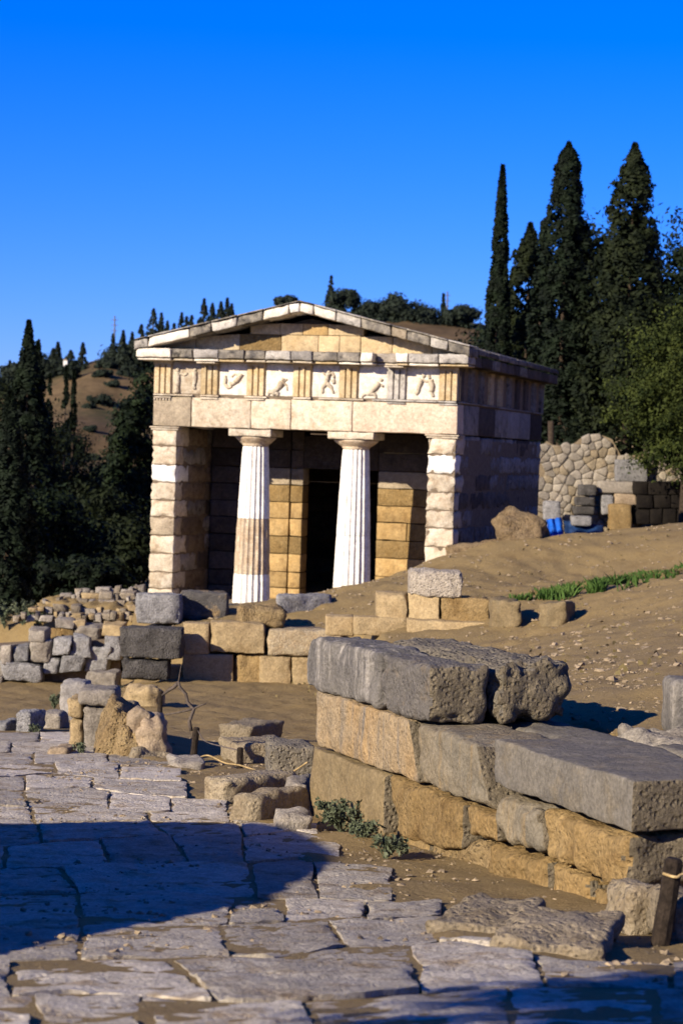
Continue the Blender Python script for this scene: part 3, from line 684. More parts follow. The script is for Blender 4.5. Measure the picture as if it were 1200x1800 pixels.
def rake(a, b, m, y0=-OV - 0.03, y1=0.45, th=RT):
    za, zb = ztop(a), ztop(b); j = random.uniform(-0.008, 0.008)
    c8 = [(a+.004, y0, za - th), (b-.004, y0, zb - th), (b-.004, y1, zb - th), (a+.004, y1, za - th), (a+.004, y0 + j, za), (b-.004, y0 + j, zb), (b-.004, y1, zb), (a+.004, y1, za)]
    stone('raking_block', c8, M[m], rk, r=0.02, amp=0.012, res=0.09, chip=0.05)
    # drip moulding above
    c8 = [(a, y0 - 0.04, za + .002), (b, y0 - 0.04, zb + .002), (b, y1, zb + .002), (a, y1, za + .002), (a, y0 - 0.04, za + .04), (b, y0 - 0.04, zb + .04), (b, y1, zb + .04), (a, y1, za + .04)]
    stone('crown_moulding', c8, M[random.choice(['pale', 'lichen', 'lichen'])], rk, r=0.01, amp=0.01, res=0.1, chip=0.05)
for i in range(len(lx) - 1): rake(lx[i], lx[i+1], lmats[i])
for i in range(len(rxs) - 1): rake(rxs[i], rxs[i+1], rmats[i])
# ridge block
a, b = lx[-1], rxs[0]; mb = []
for a2, b2, m in ((a, 0, 'white'), (0, b, 'white2')): rake(a2, b2, m)
# roof
rf = empty('roof', (0, 0, 0), 0, TR)
for sx in (-1, 1):
    for k in range(9):
        y0 = 0.45 + k*(LEN + OV - 0.45)/9; y1 = y0 + (LEN + OV - 0.45)/9
        for j in range(3):
            a, b = sx*XE*j/3, sx*XE*(j+1)/3
            if a > b: a, b = b, a
            za, zb = ztop(a), ztop(b); e = 0.012*(j % 2)
            c8 = [(a, y0+.003, za-.13), (b, y0+.003, zb-.13), (b, y1-.003, zb-.13), (a, y1-.003, za-.13), (a, y0+.003, za-.01+e), (b, y0+.003, zb-.01+e), (b, y1-.003, zb-.01+e), (a, y1-.003, za-.01+e)]
            stone('roof_slab', c8, M[random.choice(['roofdark', 'lichen', 'roofdark'])], rf, r=0.015, amp=0.012, res=0.3, chip=0.03)
mb = MB(); mb.prism([(-XE + .4, ZC1 - 0.05), (XE - .4, ZC1 - 0.05), (0, apz - 0.28)], 0.52, LEN, lambda u, w_, y: (u, y, w_)); mb.build('roof_core', M['core'], rf)

# ------------------------------------------------------------------ the ashlar wall beside the way
A0 = Vector((P(545, 1300, 15.9).x, 15.9, 0)); A1 = Vector((P(1110, 1400, 11.5).x, 11.5, 0))
WD = (A1 - A0).normalized(); WN = Vector((-WD.y, WD.x, 0))
if WN.x < 0: WN = -WN                                        # points into the bank
def WS(px, py, w=0.0):
    r = ray(px, py); o = A0 + WN*w; tt = (o - EYEV).dot(WN) / r.dot(WN); p = EYEV + r*tt
    return (p - A0).dot(WD), p.z
def wp(s, w, z): return A0 + WD*s + WN*w + Vector((0, 0, z))
wallA = wempty('ashlar_wall', (A0.x, A0.y, gz(A0.x - .2, A0.y)))
setp(wallA, 'nearest low wall of big grey and ochre blocks, right of the paved way', 'stone wall')
def wblock(name, quad, w0, w1, mat, lean=0.0, **k):
    """quad: photograph corners TL, TR, BR, BL of the face; w0..w1 thickness into the bank"""
    (tl, tr, br, bl) = [WS(*q, w0) for q in quad]
    c8 = [wp(bl[0], w0, bl[1]), wp(br[0], w0, br[1]), wp(br[0], w1, br[1]), wp(bl[0], w1, bl[1]),
          wp(tl[0], w0 + lean, tl[1]), wp(tr[0], w0 + lean, tr[1]), wp(tr[0], w1, tr[1]), wp(tl[0], w1, tl[1])]
    kk = dict(r=0.015, amp=0.012, res=0.03, chip=0.02, freq=5.0, nmax=54, cuts=3, end=WD, endmat='broken_shaded'); kk.update(k)
    return stone(name, c8, M[mat], wallA, **kk)
zt_ = WS(545, 1117)[1]; zb_ = WS(545, 1211)[1]; ze_ = WS(545, 1310)[1]
def wbox(name, s0, s1, w0, w1, z0, z1, mat, skew=0.0, **k):
    c8 = [wp(s0, w0, z0), wp(s1, w0, z0), wp(s1 + skew, w1, z0), wp(s0, w1, z0), wp(s0, w0, z1), wp(s1, w0, z1), wp(s1 + skew, w1, z1), wp(s0, w1, z1)]
    kk = dict(r=0.018, amp=0.012, res=0.03, chip=0.03, freq=5.0, nmax=54, cuts=4); kk.update(k)
    return stone(name, c8, M[mat], wallA, **kk)
sA, sB, sC = WS(540, 1150)[0], WS(664, 1180)[0], WS(752, 1200)[0]
wbox('block', sA, sB, 0.0, 0.41, zb_ + .004, zt_, 'conglom', r=0.03, chip=0.06, amp=0.018)
wbox('block', sB + .004, sC, 0.004, 0.42, zb_ + .004, zt_ - 0.005, 'conglom2', r=0.03, amp=0.02, chip=0.06, end=WD, endmat='broken_shaded') if M.setdefault('conglom2', stone_mat('blue_grey_rough_limestone', (0.25, 0.225, 0.19), (0.21, 0.19, 0.165), (0.34, 0.25, 0.14), 4.0, 0.8, pit=0.5, rand=0.05)) else 0
wbox('block', sA + 0.25, sB + 0.2, 0.46, 0.98, zb_ + .004, zt_ + 0.0, 'roughgrey', r=0.06, amp=0.03, chip=0.06)
wbox('block', sB + 0.21, sC + 0.03, 0.455, 1.0, zb_ + .006, zt_ + 0.015, 'roughgrey', skew=-0.05, r=0.05, amp=0.04, chip=0.12, freq=7, end=WD, endmat='broken_shaded')
# second course
wblock('block', [(553, 1212), (717, 1266), (733, 1378), (555, 1312)], 0.0, 0.55, 'ochre', r=0.02, chip=0.02)
wblock('block', [(721, 1267), (834, 1304), (859, 1425), (736, 1379)], 0.0, 0.6, 'ochreg', r=0.03, chip=0.05) if M.setdefault('ochreg', stone_mat('grey_ochre_block', (0.27, 0.235, 0.185), (0.33, 0.27, 0.19), (0.42, 0.29, 0.14), 2.2, 0.6, streak=True, stain_amt=0.6, pit=0.3)) else 0
# third course
wblock('block', [(541, 1312), (674, 1359), (671, 1470), (541, 1450)], 0.0, 0.5, 'ochre2', r=0.02) if M.setdefault('ochre2', stone_mat('sandy_block', (0.36, 0.26, 0.15), (0.40, 0.30, 0.18), (0.28, 0.22, 0.15), 1.6, 0.5, streak=True, stain_amt=0.5, pit=0.2)) else 0
wblock('block', [(682, 1362), (812, 1413), (808, 1496), (690, 1475)], 0.02, 0.5, 'yellow', r=0.03, amp=0.02, chip=0.05)
wblock('block', [(816, 1415), (872, 1436), (872, 1482), (820, 1468)], 0.02, 0.5, 'yellow', r=0.03, chip=0.03)
# right part: the broad top slab and what carries it
zs1 = WS(1110, 1372)[1]; zs0 = WS(1110, 1466)[1]; sS0 = WS(864, 1350)[0]; sS1 = WS(1110, 1420)[0]
print('slabz', zs1, zs0, zb_, sS0, sS1, (A1-A0).length)
wbox('top_slab', sS0, sS1, 0.0, 0.80, zs0 + .004, zs1, 'slabtop', r=0.012, amp=0.008, chip=0.025, cuts=2, end=WD, endmat='broken_shaded') if M.setdefault('slabtop', stone_mat('grey_weathered_slab', (0.27, 0.24, 0.205), (0.32, 0.28, 0.23), (0.38, 0.29, 0.17), 2.2, 0.5, rand=0.05, stain_amt=0.45)) else 0
wbox('top_slab', sS0 + 0.2, sS1 + 0.25, 0.81, 1.5, zs0 - .03, zs1 - 0.01, 'slabtop', r=0.04, amp=0.035, chip=0.09)
wblock('block', [(870, 1398), (945, 1421), (957, 1506), (873, 1480)], 0.0, 0.5, 'ochreg', r=0.035, chip=0.06, amp=0.02)
wblock('block', [(948, 1422), (1106, 1470), (1096, 1562), (962, 1512)], 0.02, 0.6, 'yellow', r=0.035, amp=0.025, chip=0.06, freq=6)
wbox('block', sS1 - 0.25, sS1 - 0.06, 0.62, 1.4, zs0 - 0.36, zs0, 'ochre2', r=0.06, amp=0.04, chip=0.08, freq=6, end=WD, endmat='broken_shaded')
wblock('block', [(748, 1470), (860, 1483), (860, 1560), (752, 1530)], 0.08, 0.5, 'eroded', r=0.08, amp=0.05, chip=0.08)
wblock('block', [(852, 1482), (958, 1512), (960, 1585), (856, 1560)], 0.06, 0.5, 'yellow', r=0.06, amp=0.03, chip=0.06)
wblock('block', [(960, 1512), (1032, 1545), (1034, 1600), (962, 1590)], 0.06, 0.5, 'yellow', r=0.06, amp=0.03, chip=0.05)
wblock('block', [(1036, 1552), (1092, 1572), (1092, 1635), (1036, 1612)], 0.04, 0.5, 'yellow', r=0.06, amp=0.04, chip=0.05)
wblock('block', [(676, 1462), (752, 1480), (752, 1525), (676, 1490)], 0.05, 0.4, 'yellow', r=0.04, amp=0.02)
# ledge pieces behind the face
wbox('ledge_stone', sB + 0.1, sS0 - 0.01, 0.61, 1.05, zb_ - 0.2, zb_ - 0.01, 'slabtop', r=0.03, amp=0.02, chip=0.05)
wbox('ledge_stone', sC + 0.35, sS0 + 0.19, 1.06, 1.62, zb_ - 0.2, zb_ + 0.02, 'boulder', r=0.06, amp=0.05, chip=0.1, freq=7)
wbox('ledge_stone', sS0 - 0.25, sS0 + 0.18, 0.82, 1.05, zb_ - 0.22, zb_ - 0.02, 'boulder', r=0.05, amp=0.03, chip=0.08)
wbox('wall_backing', 0.3, sS1 - 0.15, 0.35, 1.5, zb_ - 1.2, zb_ - 0.09, 'earth', r=0.02, amp=0.02, cuts=0)
b_ = P(1200, 1270, 14.2)
setp(stone('dressed_block', obox8((b_.x + 0.14, b_.y, gz(b_.x, b_.y) - 0.02), 0.5, 0.35, 0.36, 0.1), M['conglom'], r=0.04, amp=0.008, res=0.04), 'smooth grey dressed block standing on the bank at the right edge', 'stone block')

# ------------------------------------------------------------------ generic placed stones
def sblock(name, label, px, py, wpx, hpx, dep, mat, rz=0.0, cat='stone block', d=None, group=None, tilt=0.0, sink=0.06, parent=None, tilty=0.0, **k):
    """a block whose visible foot centre is at the photograph pixel; size given by its apparent width and height"""
    c = G(px, py) if d is None else P(px, py, d)
    m = c.y / FPX
    kk = dict(r=0.03, amp=0.025, res=max(0.04, wpx*m/14), chip=0.05, nmax=28, jit=0.05, cuts=7); kk.update(k)
    o = stone(name, obox8((c.x, c.y + dep/2, c.z - sink), wpx*m, dep, hpx*m + sink, rz, tilt, tilty), M[mat], parent, **kk)
    if label: setp(o, label, cat, group)
    return o
# pale ashlar wall in front of the treasury
DB = 38.0
wallB = wempty('ashlar_wall', tuple(P(430, 1210, DB)))
setp(wallB, 'low wall of tan dressed blocks below the columns', 'stone wall')
def fblock(parent, name, x0, x1, y0, y1, d0, dep, mat, d1=None, **k):
    """block with its face seen between photograph columns x0..x1 and rows y0..y1 at distance d0 (left) .. d1 (right)"""
    d1 = d0 if d1 is None else d1
    a, b = P(x0, y1, d0), P(x1, y1, d1); e = P(x0, y0, d0); g_ = P(x1, y0, d1)
    f_ = lambda p, z, q: (p.x, p.y + q, z)
    za = (a.z + b.z)/2 if abs(a.z - b.z) < 0.12 else None
    z0a, z0b = (za, za) if za is not None else (a.z, b.z)
    zt2_ = (e.z + g_.z)/2 if abs(e.z - g_.z) < 0.12 else None
    z1a, z1b = (zt2_, zt2_) if zt2_ is not None else (e.z, g_.z)
    c8 = [f_(a, z0a, 0), f_(b, z0b, 0), f_(b, z0b, dep), f_(a, z0a, dep), f_(e, z1a, 0), f_(g_, z1b, 0), f_(g_, z1b, dep), f_(e, z1a, dep)]
    kk = dict(r=0.015, amp=0.012, res=0.07, chip=0.025, nmax=28, cuts=4); kk.update(k)
    return stone(name, c8, M[mat], parent, **kk)
M['tanw'] = stone_mat('tan_dressed_poros', (0.36, 0.26, 0.15), (0.41, 0.305, 0.18), (0.26, 0.175, 0.09), 2.4, 0.6, rand=0.1, stain_amt=0.65, pit=0.2)
fblock(wallB, 'block', 321, 368, 1096, 1150, DB, 0.5, 'tanw')
fblock(wallB, 'block', 369, 465, 1094, 1148, DB, 0.5, 'tanw', chip=0.06, amp=0.02)
fblock(wallB, 'block', 321, 410, 1150, 1216, DB, 0.5, 'tanw')
fblock(wallB, 'block', 411, 470, 1149, 1214, DB + .05, 0.5, 'yellow', r=0.12, amp=0.05, chip=0.08)
fblock(wallB, 'block', 455, 512, 1154, 1216, DB - .02, 0.5, 'tanw', chip=0.06)
fblock(wallB, 'block', 513, 600, 1157, 1220, DB, 0.5, 'tanw')
fblock(wallB, 'block', 470, 600, 1108, 1155, DB - .04, 0.55, 'pinkish', r=0.04, amp=0.03, chip=0.05) if M.setdefault('pinkish', stone_mat('pale_rough_conglomerate', (0.45, 0.36, 0.24), (0.38, 0.28, 0.17), (0.55, 0.47, 0.36), 7, 0.8, pit=0.6)) else 0
fblock(wallB, 'block', 280, 322, 1170, 1212, DB + .1, 0.4, 'tanw', chip=0.06)
MB().box(P(330, 1200, DB + .5).x, P(590, 1200, DB + .5).x, DB + 0.45, DB + 0.8, P(430, 1225, DB).z, P(430, 1104, DB).z).build('wall_backing', M['core'], wallB)
def fthing(name, label, cat, *a, group=None, **k):
    return setp(fblock(None, name, *a, **k), label, cat, group)
fthing('stone_block', 'upper of two dark blocks stacked left of the tan wall', 'stone block', 210, 321, 1104, 1158, 37.2, 0.6, 'darkrock', r=0.03, amp=0.03, chip=0.07)
fthing('stone_block', 'lower of two dark blocks stacked left of the tan wall', 'stone block', 214, 296, 1161, 1196, 37.2, 0.55, 'darkrock', r=0.03, amp=0.03, chip=0.07)
fthing('stone_block', 'big grey cube-like block in front of the left corner of the temple', 'stone block', 239, 318, 1045, 1097, 39.6, 0.6, 'greyb', r=0.03, amp=0.025, chip=0.06) if M.setdefault('greyb', stone_mat('grey_lichen_block', (0.20, 0.19, 0.18), (0.28, 0.265, 0.25), (0.07, 0.065, 0.06), 5, 0.9, pit=0.5, stain_amt=0.8)) else 0
fthing('stone_block', 'dark block with an ochre patch beside the big grey cube-like block', 'stone block', 316, 400, 1041, 1092, 40.2, 0.6, 'ochdark', r=0.03, amp=0.025, chip=0.06) if M.setdefault('ochdark', stone_mat('dark_block_ochre_patch', (0.05, 0.046, 0.042), (0.10, 0.09, 0.08), (0.36, 0.23, 0.09), 1.4, 0.8, pit=0.4, stain_amt=0.8)) else 0
sblock('boulder', 'brown rounded boulder lying on the end of the tan wall', 455, 1106, 84, 40, 0.8, 'eroded', d=38.3, cat='boulder', r=0.16, amp=0.06, chip=0.1, sink=0.0)
fthing('stone_block', 'long grey block between the two columns, on the slope', 'stone block', 486, 582, 1046, 1086, 39.9, 0.5, 'greyb', d1=40.5, r=0.03, amp=0.03, chip=0.07)
fthing('slab_fragment', 'flat dark slab at the foot of the left column', 'stone slab', 398, 480, 1064, 1088, 42.5, 0.6, 'darkrock', r=0.03)
fthing('stone_block', 'small pale square stone just behind the nearest wall', 'stone block', 571, 622, 1083, 1118, 33.5, 0.45, 'tanw', r=0.03, chip=0.04)
# low wall further right
wallC = wempty('ashlar_wall', tuple(P(760, 1110, 33)))
setp(wallC, 'short low tan wall half buried in the slope right of the columns', 'stone wall')
fblock(wallC, 'block', 660, 716, 1042, 1092, 33.4, 0.5, 'tanw', d1=33.2)
fblock(wallC, 'block', 717, 772, 1045, 1100, 33.2, 0.5, 'tanw', d1=33.0)
fblock(wallC, 'block', 774, 860, 1050, 1110, 33.0, 0.55, 'yellow', d1=32.7, amp=0.02, chip=0.04)
fblock(wallC, 'block', 621, 715, 1085, 1118, 33.2, 0.4, 'tanw')
fblock(wallC, 'block', 715, 862, 1092, 1135, 32.75, 0.4, 'tanw', d1=32.5)
fthing('stone_block', 'pale pitted block lying on top of the short low wall', 'stone block', 719, 812, 1004, 1050, 33.15, 0.75, 'palerough', d1=32.8, r=0.04, amp=0.04, chip=0.07) if M.setdefault('palerough', stone_mat('pale_pitted_limestone', (0.42, 0.36, 0.28), (0.32, 0.27, 0.21), (0.14, 0.11, 0.09), 8, 1.0, pit=0.9, stain_amt=0.7)) else 0
fthing('stone_block', 'squat reddish tan block at the end of the short low wall', 'stone block', 863, 916, 1056, 1114, 31.9, 0.75, 'ochre2', d1=31.7, r=0.05, amp=0.03, chip=0.06)
sblock('stone_block', 'tilted flat tan block at the tip of the grass strip', 984, 1098, 48, 38, 0.6, 'ochre2', rz=-0.35, tilt=-0.12)

# rubble and boulder wall on the left
M['stepst2'] = stone_mat('rubble_limestone', (0.21, 0.17, 0.12), (0.28, 0.23, 0.165), (0.13, 0.095, 0.06), 4, 0.8, rand=0.3, pit=0.4)
wallD = wempty('rubble_wall', tuple(P(100, 1195, 42)))
setp(wallD, 'rough wall of boulders and rubble below the temple on the left', 'stone wall')
def rub(px0, px1, py0, py1, d, mat=None, dep=None, r=None):
    m = d / FPX; w, h = (px1 - px0)*m, (py1 - py0)*m
    mat = mat or random.choice(['boulder', 'boulder', 'greyb', 'yellow'])
    jd = random.uniform(-0.08, 0.08); a = random.uniform(-0.1, 0.1)
    c = P((px0 + px1)/2, py1, d + jd)
    stone('wall_stone', obox8((c.x, c.y + (dep or w*0.4), c.z), w, dep or max(0.25, w*0.8), h, a), M[mat], wallD, r=r or min(w, h)*0.08, amp=0.045*min(1, h*2), res=max(0.06, w/8), chip=0.05*min(1, h*2.5), nmax=12, freq=4, jit=0.14, cuts=6)
for q in [(0,18,1138,1168),(18,46,1138,1166),(46,92,1130,1168),(90,122,1124,1155),(122,156,1120,1158),(0,70,1166,1204),(70,102,1158,1190),(98,144,1152,1186),(148,190,1142,1184),(182,212,1124,1160),(46,80,1106,1132),(-40,0,1140,1205),(-90,-40,1145,1210)]:
    rub(*q, 41.6, random.choice(['boulder', 'greyb', 'boulder']), dep=0.5)
for q in [(80,106,1106,1128),(106,130,1106,1128),(128,176,1100,1142),(176,212,1098,1126),(95,124,1091,1106),(124,146,1092,1106),(186,212,1126,1142)]:
    rub(*q, 42.3, random.choice(['tanw', 'boulder', 'yellow']), dep=0.5)
random.seed(11)
y = 1092
while y > 1040:
    x = 20 + (1092 - y)*2.4; hgt = random.uniform(10, 13)
    while x < 246:
        w = min(34, 6 + random.expovariate(1/8)); jy_ = random.uniform(-4, 4); rub(x, x + w, y + jy_ - hgt*random.uniform(.7, 1.4), y + jy_, 43.0 + (1092 - y)*0.05, random.choice(['boulder', 'stepst2', 'tanw', 'boulder', 'stepst2']), dep=0.35); x += w*1.02
    y -= hgt
a = P(70, 1200, 42.2); b = P(212, 1200, 42.4)
fblock(wallD, 'earth_fill', 60, 250, 1062, 1104, 43.9, 1.6, 'earth', r=.2, amp=.12, cuts=5)
MB().add([(-9.6,42.3,-1.6),(b.x,42.3,-1.6),(b.x,43.4,-1.6),(-9.6,43.4,-1.6),(-9.6,42.3,a.z+.3),(b.x,42.3,a.z+.85),(b.x,43.4,a.z+.85),(-9.6,43.4,a.z+.3)], [(0,3,2,1),(4,5,6,7),(0,1,5,4),(1,2,6,5),(2,3,7,6),(3,0,4,7)]).build('wall_core', M['core'], wallD)

# gate-pier like blocks and boulders on the inner side of the way
pier = wempty('stone_pier', tuple(P(160, 1335, 23.3)))
setp(pier, 'upright stone pier with a worn cap stone beside the way', 'stone pier')
fblock(pier, 'cap_stone', 136, 204, 1212, 1242, 23.3, 0.55, 'grey2', r=0.05, chip=0.06, res=0.05) if M.setdefault('grey2', stone_mat('weathered_grey_stone', (0.28, 0.245, 0.20), (0.34, 0.295, 0.235), (0.20, 0.17, 0.13), 3, 0.6, pit=0.2)) else 0
fblock(pier, 'upright_block', 146, 192, 1243, 1345, 23.3, 0.5, 'grey2', r=0.04, chip=0.08, amp=0.02, res=0.05)
fblock(pier, 'side_block', 118, 145, 1228, 1264, 23.42, 0.5, 'tanw', r=0.04, chip=0.06, res=0.05)
fblock(pier, 'side_block', 121, 146, 1265, 1320, 23.42, 0.5, 'tanw', r=0.04, chip=0.06, res=0.05)
rocks = [  # px, foot py, width, height, distance, depth m, material, tilt, label
    (184, 1360, 74, 116, 22.5, .6, 'eroded', .30, 'slanting eroded ochre rock leaning on the stone pier'),
    (222, 1370, 66, 78, 22.25, .5, 'eroded', .15, 'brown eroded rock in the middle of the boulder heap'),
    (216, 1296, 70, 58, 23.2, .5, 'kerb', -.1, 'low greyish rock crowning the boulder heap'),
    (236, 1306, 40, 56, 22.35, .35, 'pinkrock', .1, 'pale pinkish boulder high on the heap beside the pier'),
    (266, 1322, 56, 58, 22.3, .45, 'pinkrock', -.08, 'squarish pinkish boulder at the right of the heap'),
    (258, 1372, 74, 52, 22.1, .5, 'stepst', .08, 'flat-topped grey rock at the foot of the boulder heap'),
    (250, 1242, 66, 34, None, .5, 'tanw', .05, 'flat ledge stone under the two dark blocks')]
M.setdefault('kerb', stone_mat('pale_kerb_limestone', (0.33, 0.265, 0.185), (0.39, 0.32, 0.235), (0.27, 0.19, 0.10), 3, 0.9, pit=0.7))
M['stepst'] = stone_mat('step_limestone', (0.32, 0.255, 0.175), (0.39, 0.32, 0.23), (0.24, 0.17, 0.10), 3, 0.8, pit=0.5)
M['pinkrock'] = stone_mat('pinkish_boulder', (0.36, 0.265, 0.18), (0.42, 0.32, 0.22), (0.26, 0.19, 0.12), 4, 0.6)
for (px, py, w, h, dd_, dp, m, tl, lab) in rocks:
    sblock('rock', lab, px, py, w, h, dp, m, d=dd_, rz=random.uniform(-.3, .3), tilt=tl, cat='rock', r=0.06, amp=0.06, chip=0.1, sink=0.12, freq=4, jit=0.12)
# loose blocks by the far end of the way
for (px, py, w, h, m, lab) in [(50, 1287, 32, 34, 'greyb', 'squat grey block at the far left end of the way'), (94, 1280, 34, 28, 'grey2', 'dark square block left of the stone pier'), (10, 1284, 28, 16, 'greyb', 'low grey stone at the left picture edge'),
                               (132, 1262, 46, 62, 'grey', 'grey step-like block behind the stone pier'), (180, 1215, 60, 34, 'grey2', 'sloping grey slab below the dark blocks'), (104, 1330, 36, 14, 'pinkrock', 'flat tan stone lying on the way by the pier')]:
    sblock('stone_block', lab, px, py, w, h, 0.45, m, rz=random.uniform(-.3, .1), r=0.04, amp=0.03, chip=0.06)
# step stones on the bank between posts and wall
for (px, py, w, h, dp, rz_, m, lab) in [(436, 1306, 70, 30, .75, -.5, 'stepst', 'upper flat pale step stone behind the middle fence post'), (448, 1340, 108, 34, .6, .35, 'stepst', 'long pale step stone behind the rope'),
                                  (508, 1372, 84, 62, .6, .1, 'roughgrey', 'rough grey boulder against the left end of the nearest wall'), (438, 1412, 70, 40, .8, -.75, 'stepst', 'sloping tan kerb block in front of the third post'),
                                  (474, 1446, 66, 46, .7, -.6, 'stepst', 'lower tan kerb block nearest the cast shadow'), (520, 1432, 44, 58, .4, -.1, 'grey2', 'upright grey stone touching the nearest wall'), (512, 1462, 62, 28, .4, .1, 'boulder', 'half buried round stone at the foot of the nearest wall'),
                                  (325, 1352, 60, 14, .5, .2, 'boulder', 'low flat stone at the edge of the paving by the middle post')]:
    sblock('kerb_stone' if 'kerb' in lab else 'stone_block', lab, px, py, w, h, dp, m, rz=rz_, r=0.035, amp=0.02, chip=0.05)
# kerb stones bottom right
for (px, py, w, h, dp, rz_, m, lab) in [(866, 1646, 150, 20, .7, -.38, 'kerb', 'long pale kerb stone right of the paving, left of the pair'), (1000, 1680, 196, 22, .8, -.22, 'kerb', 'broad rough kerb stone in front of the foreground post'),
                                  (1116, 1644, 60, 74, .4, .2, 'kerb', 'rounded tan stone left of the foreground post'), (1200, 1652, 80, 70, .5, .1, 'kerb', 'broad tan stone right of the foreground post')]:
    M.setdefault('kerb', stone_mat('pale_kerb_limestone', (0.36, 0.29, 0.20), (0.42, 0.345, 0.25), (0.30, 0.21, 0.11), 3, 0.8, pit=0.6))
    sblock('kerb_stone' if 'kerb' in lab else 'stone_block', lab, px, py, w, h, dp, m, rz=rz_, r=0.05, amp=0.035, chip=0.06, res=0.035)

# ------------------------------------------------------------------ paved way
J = [[(-260,1905),(1460,1890)], [(-260,1850),(200,1845),(700,1840),(1460,1835)],
     [(-200,1762),(-60,1760),(120,1752),(240,1755),(415,1768),(520,1765),(614,1760),(800,1746),(885,1740),(1000,1738),(1400,1750)],
     [(-200,1700),(0,1694),(150,1690),(294,1687),(400,1684),(478,1688),(600,1668),(700,1668),(790,1660),(900,1672),(1000,1690),(1400,1706)],
     [(-200,1644),(0,1640),(136,1635),(381,1629),(569,1623),(690,1620),(790,1612),(900,1610)],
     [(-200,1578),(100,1574),(308,1571),(410,1583),(500,1584),(640,1589),(780,1588)],
     [(-200,1532),(115,1528),(196,1523),(329,1520),(430,1520),(530,1512),(700,1530)],
     [(-200,1494),(0,1490),(171,1479),(290,1474),(420,1474),(520,1462),(600,1480)],
     [(-200,1456),(60,1450),(170,1447),(260,1446),(400,1447),(520,1448)],
     [(-200,1424),(0,1420),(150,1424),(240,1430),(420,1428)],
     [(-200,1396),(0,1392),(157,1389),(240,1400),(336,1406),(420,1404)],
     [(-200,1372),(0,1368),(100,1360),(200,1372),(330,1376)],
     [(-200,1350),(0,1345),(150,1342),(330,1352)], [(-200,1328),(150,1322),(300,1330)], [(-200,1310),(150,1304),(300,1308)], [(-200,1294),(130,1288),(260,1292)]]
JX = [[-260, 40, 300, 560, 820, 1120, 1460], [-200, 60, (262,245), (575,530), (905,890), 1150, 1400], [-200, 20, (380,297), (740,720), (960,935), 1180, 1400],
      [-200, (140,143), (406,384), (608,575), (770,780), 900], [-200, (143,138), (400,415), (500,500), (645,640), 780], [-200, (138,108), (452,440), (560,550), 690],
      [-200, 10, (196,176), (335,300), (430,425), 600], [-200, (76,66), (300,264), (430,420), 560], [-200, (62,55), (265,258), (410,400), 520],
      [-200, (50,40), (190,195), 300, 400], [-200, (45,45), (160,165), 330], [-200, (-20,-10), (100,96), 210, 320], [-200, 60, 190, 300], [-200, 20, 130, 260], [-200, -30, 70, 200]]
_bx, _by = np.meshgrid(np.linspace(-6.0, 3.2, 110), np.concatenate([np.linspace(3.6, 16, 120), np.linspace(16.1, 29.5, 80)]))
_bz = low(_bx, _by) + 0.004 - 0.09*(1 - paved_mask(_bx, _by))
_bi = np.arange(_bx.size).reshape(_bx.shape)
way = npmesh('paved_way', np.stack([_bx.ravel(), _by.ravel(), _bz.ravel()], 1), np.stack([_bi[:-1, :-1].ravel(), _bi[:-1, 1:].ravel(), _bi[1:, 1:].ravel(), _bi[1:, :-1].ravel()], 1), M['earth'])
setp(way, 'ancient way paved with worn grey slabs set in dust', kind='structure')
def jy(row, x):
    a = np.array(J[row]); return float(np.interp(x, a[:, 0], a[:, 1]))
def Groad(px, py):
    r = ray(px, py); ts = np.arange(3.5, 45, 0.01); X = ts*r.x/r.y; Z = EYE + ts*r.z/r.y; g = low(X, ts); k = int(np.argmax(Z <= g)); return Vector((X[k], ts[k], g[k]))
random.seed(5)
